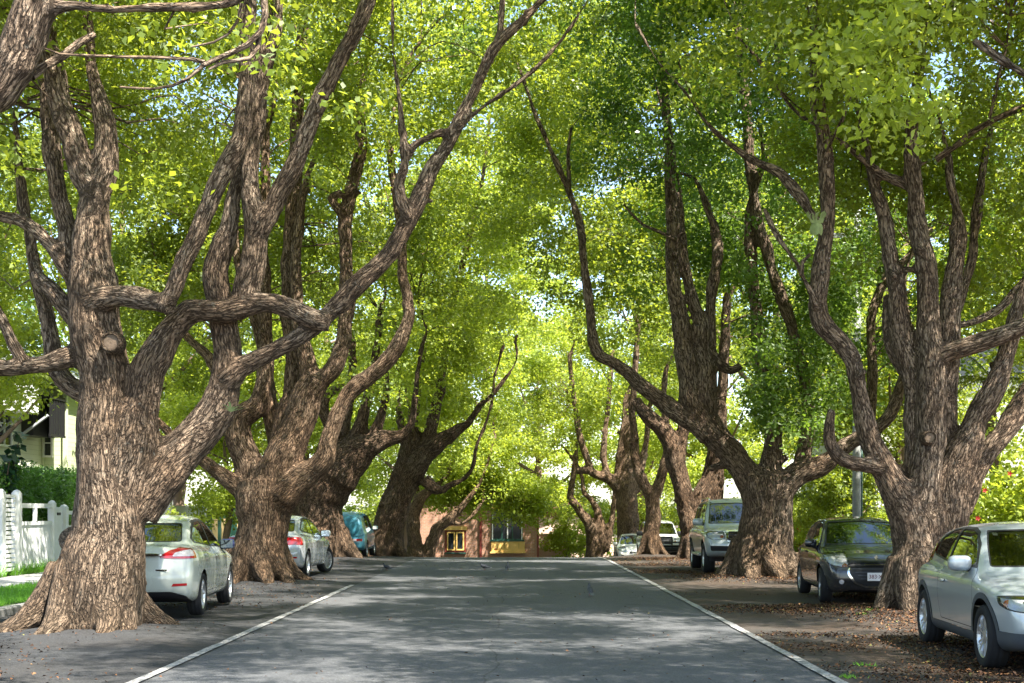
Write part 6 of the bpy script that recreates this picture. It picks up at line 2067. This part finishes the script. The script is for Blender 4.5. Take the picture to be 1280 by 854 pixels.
rLC, F_, _ = build_car(lc, 'tall silver four wheel drive between the stout tree and the dark twin trunks', 'car', (5.70, 35.75, .03), R(-91.5), CARS)
m = MB()
for k in range(3): m.box((surf_x(F_, 0, .89 + k * .06) + .004, 0, .89 + k * .06), (.02, .82, .028))
m.build('grille_bar', M_CHROME, rLC)
for sg in (1, -1):
    m = MB(); m.tube([(.0, sg * .63, 1.84), (-.1, sg * .64, 1.90), (-1.9, sg * .62, 1.885), (-2.0, sg * .61, 1.82)], [.018] * 4, 8); m.build('roof_rail', M_CHROME, rLC, smooth=True)
    m = MB(); m.box((0, sg * .93, .44), (1.7, .18, .06), bev=.015); m.build('side_step', M_RIMD, rLC)
plate(rLC, F_, 1, .72)

# -------------------------------------------------- white sedan, seen from behind, left
P_PEARL = paint('pearl_white_paint', (.54, .58, .51), .0, .25)
sed = dict(name='parked_car', paint=P_PEARL, wb=2.70, track=.765, wheel=(.318, .21, .222), arch=.358, spokes=(7, False, 0, .020), res=(116, 108, 24), rcrown=.055,
    top=[(-2.33, .85), (-2.29, .99), (-2.15, 1.055), (-1.7, 1.07), (-1.2, 1.055), (0, .98), (.9, .95), (1.1, .94), (1.6, .88), (2.0, .78), (2.2, .66), (2.28, .55)],
    roof=[(-2.05, .98), (-1.80, 1.09), (-1.55, 1.20), (-1.25, 1.34), (-.95, 1.435), (-.4, 1.495), (0, 1.495), (.25, 1.455), (.5, 1.355), (.8, 1.18), (1.1, 1.0), (1.25, .9)],
    bot=[(-2.3, .32), (-1.8, .22), (1.8, .2), (2.28, .24)],
    plan=[(-2.33, .74), (-2.15, .83), (-1.8, .875), (0, .88), (1.4, .875), (1.8, .83), (2.1, .74), (2.28, .66)],
    sec=[(.15, .88), (.3, .96), (.5, .985), (.7, 1.0), (.85, 1.0), (.98, .96), (1.1, .90)],
    front=[(.2, 2.2), (.45, 2.28), (.6, 2.25), (.75, 2.12), (.95, 1.9)], rear=[(.25, -2.22), (.42, -2.31), (.60, -2.33), (.72, -2.29), (.95, -2.27), (1.06, -2.20)],
    gplan=[(-2.1, .84), (-1.5, .93), (-.8, 1), (1, 1)], green=(.80, .97, .42), fk=.24, rk=.20, kt=.07,
    cabin=(-1.3, .95, .64, .98), mirror=(.62, .82, 1.02, 1.15), handles=((-.22, .86), (-1.18, .90)), drive=-.37, mirror_mat=paint('navy_mirror', (.02, .03, .12), .2, .25), mirror_glass=M_GLASSD,
    mats={'side_window': (M_GLASSD, -.005), 'windshield': (M_GLASS, -.006), 'rear_window': (M_GLASS, -.005), 'door': (P_PEARL, 0), 'boot_lid': (P_PEARL, 0), 'headlight': (M_LENS, .002), 'grille': (M_TRIM, -.01), 'taillight': (M_RED, .008), 'lamp_window': (M_CLEAR, .009), 'reflector_strip': (M_RED, .004), 'diffuser': (M_TRIM, -.004)},
    parts=[
        ('boot_lid', 'rear', [(-.68, 1.3), (.68, 1.3), (.66, 1.0), (.62, .82), (.52, .60), (-.52, .60), (-.62, .82), (-.66, 1.0)], dict(seam=.008, x=(-2.5, -1.86), z=(.5, 1.085), round=.05)),
        ('door', 'side', [(1.0, .34), (1.02, .8), (.84, .96), (.36, 1.30), (0, 1.42), (-.22, 1.43), (-.24, .34)], dict(seam=.008, round=.04)),
        ('door#b', 'side', [(-.25, .34), (-.23, 1.43), (-.8, 1.40), (-1.25, 1.22), (-1.30, .95), (-1.02, .62), (-.95, .34)], dict(seam=.008, round=.04)),
        ('_trim', 'side', [(.86, .965), (.40, 1.30), (.10, 1.405), (-.30, 1.435), (-.7, 1.41), (-1.05, 1.315), (-1.40, 1.15), (-1.35, 1.085), (-.3, 1.0)], dict(round=.03)),
        ('side_window', 'side', [(.74, .99), (.36, 1.275), (.10, 1.375), (-.20, 1.405), (-.20, 1.015)], dict(round=.02)),
        ('side_window#b', 'side', [(-.27, 1.02), (-.27, 1.405), (-.68, 1.38), (-1.0, 1.295), (-1.32, 1.15), (-1.28, 1.10)], dict(round=.02)),
        ('rear_window', 'rear', [(-.60, 1.10), (.60, 1.10), (.56, 1.22), (.50, 1.375), (-.50, 1.375), (-.56, 1.22)], dict(x=(-2.1, -.7), round=.05, seam=.014, seam_name='_trim')),
        ('windshield', 'front', [(-.68, .985), (.68, .985), (.62, 1.2), (.55, 1.40), (-.55, 1.40), (-.62, 1.2)], dict(x=(0, 1.4), round=.05)),
        ('taillight', 'rear', [(.385, .88), (.42, .925), (.52, .985), (.66, 1.02), (1.0, 1.05), (1.0, .875), (.7, .87)], dict(mirror=True, x=(-2.5, -1.94), round=.02)),
        ('taillight', 'side', [(-1.93, 1.055), (-1.99, .96), (-2.02, .885), (-2.5, .86), (-2.5, 1.06)], dict(ymin=.62)),
        ('lamp_window', 'rear', [(.56, .905), (.60, .955), (.72, .985), (.845, 1.0), (.845, .905)], dict(mirror=True, x=(-2.5, -2.0), round=.02)),
        ('reflector_strip', 'rear', [(.56, .475), (.765, .485), (.765, .52), (.58, .515)], dict(mirror=True, x=(-2.5, -1.8))),
        ('diffuser', 'rear', [(-.80, .15), (.80, .15), (.76, .33), (.55, .40), (-.55, .40), (-.76, .33)], dict(x=(-2.6, -1.5), round=.04)),
        ('headlight', 'side', [(1.65, .80), (1.75, .70), (2.15, .60), (2.2, .66), (1.95, .79)], dict(ymin=.42, ycut=.42)),
        ('grille', 'front', [(-.4, .45), (.4, .45), (.42, .66), (-.42, .66)], dict(x=(1.8, 3))),
    ])
rS, F_, _ = build_car(sed, 'pearl white sedan seen from behind, right beside the huge left tree', 'car', (-5.62, 21.6, .03), R(93.5), CARS)
x0 = surf_x(F_, 0, .93, -1)
m = MB(); blob(m, (x0 - .012, 0, .925), (.022, .44, .026), 4.0); m.build('boot_strip', M_CHROME, rS, smooth=True)
m = MB(); m.box((surf_x(F_, -.40, .70, -1) - .003, -.42, .71), (.008, .16, .02)); m.build('badge', M_CHROME, rS)
plate(rS, F_, -1, .80)

# -------------------------------------------------- second white sedan, further along
P_ICE = paint('ice_white_paint', (.54, .57, .59), .15, .25)
sed2 = scale_spec(sed, 1.02, 1.01, .975, paint=P_ICE, steer=-.30, res=(100, 96, 20), mirror_mat=P_ICE, mirror_glass=M_CHROME, spokes=(10, False, 0, .014))
sed2['mats'] = dict(sed['mats'], door=(P_ICE, 0), boot_lid=(P_ICE, 0), side_window=(M_GLASS, -.005))
sed2['parts'] = [p for p in sed2['parts'] if p[0] not in ('lamp_window', 'taillight')] + [
    ('taillight', 'rear', [(.42, .78), (1.0, .78), (1.0, .95), (.46, .95)], dict(mirror=True, x=(-2.6, -1.95), round=.03)),
    ('taillight', 'side', [(-1.96, .95), (-2.06, .78), (-2.6, .78), (-2.6, .95)], dict(ymin=.62))]
rS2, F_, _ = build_car(sed2, 'ice white sedan with turned front wheels behind the pale brown tree', 'car', (-5.70, 33.2, .04), R(88), CARS)
plate(rS2, F_, -1, .70)

# -------------------------------------------------- small blue box-shaped wagon
P_BLUE = paint('teal_blue_paint', (.055, .27, .37), .1, .3)
cube = dict(name='parked_car', paint=P_BLUE, wb=2.53, track=.735, wheel=(.30, .19, .20), arch=.34, spokes=(7, False, 0, .02), res=(70, 76, 14), z0=.75, rcrown=.05, kr=.16,
    top=[(-1.95, .8), (-1.88, .95), (-1.2, 1.0), (.9, .98), (1.3, .95), (1.7, .88), (1.9, .72), (1.95, .6)],
    roof=[(-1.93, .9), (-1.86, 1.2), (-1.76, 1.48), (-1.55, 1.61), (-.5, 1.66), (.5, 1.62), (.75, 1.50), (1.0, 1.22), (1.2, 1.0), (1.3, .9)],
    bot=[(-1.9, .28), (1.9, .22)], plan=[(-1.95, .74), (-1.8, .81), (-1.4, .845), (1.4, .845), (1.75, .78), (1.95, .68)],
    sec=[(.15, .90), (.35, .98), (.55, 1.0), (.8, .985), (1.0, .95)], front=[(.2, 1.88), (.45, 1.95), (.7, 1.92), (.95, 1.7)], rear=[(.2, -1.85), (.4, -1.95), (.62, -1.95), (.75, -1.90), (1.0, -1.86)],
    gplan=[(-1.95, .93), (-1.4, .98), (0, 1), (1, 1)], green=(.80, .95, .26), fk=.18, rk=.10,
    cabin=(-1.4, .9, .64, .98), mirror=(.6, .81, 1.05, 1.0), handles=((-.2, .85),), drive=-.37,
    mats={'side_window': (M_GLASSD, -.005), 'windshield': (M_GLASS, -.006), 'rear_window': (M_GLASSD, -.005), 'tailgate': (P_BLUE, 0), 'door': (P_BLUE, 0), 'taillight': (M_RED, .006), 'lamp_window': (M_CLEAR, .007), 'headlight': (M_LENS, .002)},
    parts=[
        ('tailgate', 'rear', [(-.68, 1.6), (.60, 1.6), (.66, .9), (.66, .70), (-.68, .70)], dict(seam=.009, x=(-2.1, -1.4))),
        ('rear_window', 'rear', [(-.62, .99), (.44, .99), (.42, 1.42), (-.56, 1.42)], dict(x=(-2.1, -1.4), round=.08, seam=.018, seam_name='_trim')),
        ('side_window', 'side', [(.75, 1.02), (.5, 1.38), (.35, 1.48), (-.2, 1.5), (-.2, 1.02)], dict(round=.05)),
        ('side_window#b', 'side', [(-.28, 1.02), (-.28, 1.5), (-1.0, 1.48), (-1.0, 1.02)], dict(round=.08)),
        ('windshield', 'front', [(-.68, 1.02), (.68, 1.02), (.6, 1.5), (-.6, 1.5)], dict(x=(0, 1.4), round=.06)),
        ('taillight', 'rear', [(.10, .585), (.72, .60), (.72, .685), (.10, .665)], dict(mirror=True, x=(-2.2, -1.6))),
        ('lamp_window', 'rear', [(.34, .603), (.52, .607), (.52, .662), (.34, .658)], dict(mirror=True, x=(-2.2, -1.6))),
        ('headlight', 'front', [(.45, .68), (.72, .68), (.72, .80), (.45, .80)], dict(x=(1.2, 3), mirror=True)),
    ])
rB, F_, _ = build_car(cube, 'small teal blue boxy wagon seen from behind between two dark trunks', 'car', (-6.12, 49.4, float(gz(49.4)) + .03), R(90), CARS)
plate(rB, F_, -1, .50, y=.10)

# -------------------------------------------------- two white vehicles near the crest, right
P_WHITE = paint('plain_white_paint', (.76, .76, .74), 0, .3)
wag = scale_spec(lc, .86, .86, .90, paint=P_WHITE, res=(66, 72, 14), wheel=(.36, .22, .2), arch=.42, mirror_mat=M_TRIM, spokes=(6, False, 0, .03))
wag['mats'] = dict(lc['mats'], door=(P_WHITE, 0), hood=(P_WHITE, 0), grille_surround=(M_TRIM, .004))
rW, F_, _ = build_car(wag, 'white four wheel drive wagon with dark bull bar right of the slim forked trunk', 'car', (6.15, 58.95, float(gz(58.5)) + .0), R(-90), CARS)
m = MB()
xb_ = 2.06
m.tube([(xb_, -.70, .50), (xb_ + .05, -.68, .78), (xb_ + .05, -.35, .80), (xb_ + .06, -.33, 1.02), (xb_ + .06, .33, 1.02), (xb_ + .05, .35, .80), (xb_ + .05, .68, .78), (xb_, .70, .50)], [.035] * 8, 8)
m.tube([(xb_ + .05, -.68, .66), (xb_ + .06, .68, .66)], [.03, .03], 8); m.tube([(xb_ + .05, -.33, .82), (xb_ + .06, .33, .82)], [.03, .03], 8)
for sg in (-1, 1): m.tube([(xb_ + .03, sg * .34, .46), (xb_ + .06, sg * .34, 1.0)], [.03, .03], 8)
m.box((xb_ - .02, 0, .52), (.12, 1.5, .16), bev=.03)
m.build('bull_bar', M_TRIM, rW, smooth=False)
wh = scale_spec(h208, 1.03, 1.02, 1.0, paint=P_WHITE, res=(66, 72, 14), mirror_mat=P_WHITE, rim_mat=M_RIM)
wh['mats'] = dict(h208['mats'], door=(P_WHITE, 0), hood=(P_WHITE, 0), side_window=(M_GLASS, -.005), lip=(P_WHITE, .003))
wh['parts'] = [p for p in wh['parts'] if p[0] not in ('grille_surround', 'grille', 'intake', 'fog_lamp')] + [
    ('grille', 'front', [(-.34, .56), (.34, .56), (.30, .66), (-.30, .66)], dict(x=(1.5, 3), round=.02)),
    ('intake', 'front', [(.50, .28), (.70, .28), (.70, .52), (.56, .50)], dict(x=(1.3, 3), mirror=True, round=.02)),
    ('intake', 'front', [(-.38, .22), (.38, .22), (.30, .46), (-.30, .46)], dict(x=(1.3, 3), round=.03))]
rH, F_, _ = build_car(wh, 'white hatchback with dark triangular intakes left of the slim forked trunk', 'car', (5.62, 65.6, float(gz(65.6)) + .02), R(-91), CARS)
plate(rH, F_, 1, .54)
# ================================================================== PIGEONS ON THE ROAD
nb = NT('pigeon_feather')
cb = nb.coord('Object')
M_BIRD = nb.done(nb.pbr(nb.ramp(nb.noise(cb, 14.0, 3), [(.35, (.030, .033, .042)), (.65, (.085, .09, .105))]), .6))
M_BIRDW = simple('wing_grey', (.10, .105, .12), .6, var=.4, scale=12)
M_TAILW = simple('tail_white', (.62, .62, .62), .6)
M_FOOT = simple('bird_foot', (.30, .09, .08), .6)


def pigeon(label, x, y, ang, upright=0.0, white=False):
    zz = float(gz(y)) + .012
    root = empty('pigeon', (x, y, zz), ang)
    root.scale = (.82, .82, .82)
    tag(root, label, 'bird')
    u = upright
    # spine from tail tip to bill, x forward
    rows = [(-.165, .075 - .03 * u, .012), (-.12, .085 - .02 * u, .024), (-.07, .105, .046), (0, .125 + .01 * u, .064), (.06, .14 + .03 * u, .060), (.095, .165 + .04 * u, .042), (.115, .20 + .045 * u, .029), (.128, .228 + .045 * u, .028), (.145, .236 + .045 * u, .024), (.162, .232 + .045 * u, .010), (.182, .225 + .045 * u, .004)]
    S = catmull(np.array([(a, 0, b, c) for a, b, c in rows]), .012)
    v, f = tube_np(S[:, :3], np.maximum(S[:, 3], .003), 14)
    body = mesh_np('body', v, f, M_BIRD, root, smooth=True)
    for sg in (-1, 1):
        m = MB()
        vs = []
        for j, (a, b, c) in enumerate([(.07, .15 + .03 * u, .02), (.03, .155 + .02 * u, .05), (-.05, .135, .05), (-.12, .105 - .01 * u, .03), (-.175, .088 - .02 * u, .008)]):
            for t in (-.6, .1, .8):
                vs.append((a, sg * (.062 - abs(j - 1.4) * .010 - .014 * t * t), b + c * t - .02))
        m.add(vs, [(j * 3 + i, j * 3 + i + 1, j * 3 + i + 4, j * 3 + i + 3) for j in range(4) for i in range(2)])
        m.build('wing', M_BIRDW, root, smooth=True)
        m = MB()
        m.tube([(.0, sg * .025, .09), (.005, sg * .026, .045), (.0, sg * .026, .006)], [.009, .005, .004], 6)
        for t in (-.5, 0, .5): m.tube([(0, sg * .026, .006), (.03 * math.cos(t), sg * .026 + .03 * math.sin(t), .003)], [.004, .002], 5)
        m.tube([(0, sg * .026, .006), (-.018, sg * .026, .003)], [.004, .002], 5)
        m.build('leg', M_FOOT, root, smooth=True)
    m = MB()
    m.add([(-.12, -.03, .088), (-.12, .03, .088), (-.235, .045, .062 - .03 * u), (-.235, -.045, .062 - .03 * u)], [(0, 1, 2, 3)])
    m.add([(-.12, -.03, .080), (-.12, .03, .080), (-.235, .045, .058 - .03 * u), (-.235, -.045, .058 - .03 * u)], [(0, 3, 2, 1)])
    m.build('tail', M_TAILW if white else M_BIRDW, root)
    return root


def on_road(x, y):
    d = EYE * F_PX / (y - CY)
    return (x - CX) / F_PX * d, d


a = on_road(484, 714); pigeon('dark pigeon walking near the left edge of the road', a[0], a[1], R(155))
a = on_road(606, 713); pigeon('pigeon with white tail, stooping in the middle of the road', a[0], a[1], R(172), -.6, True)
a = on_road(634, 714); pigeon('pigeon standing upright in the middle of the road, seen end on', a[0], a[1], R(80), .8)
a = on_road(738, 746); pigeon('nearest pigeon, upright on the right half of the road', a[0], a[1], R(100), .9)
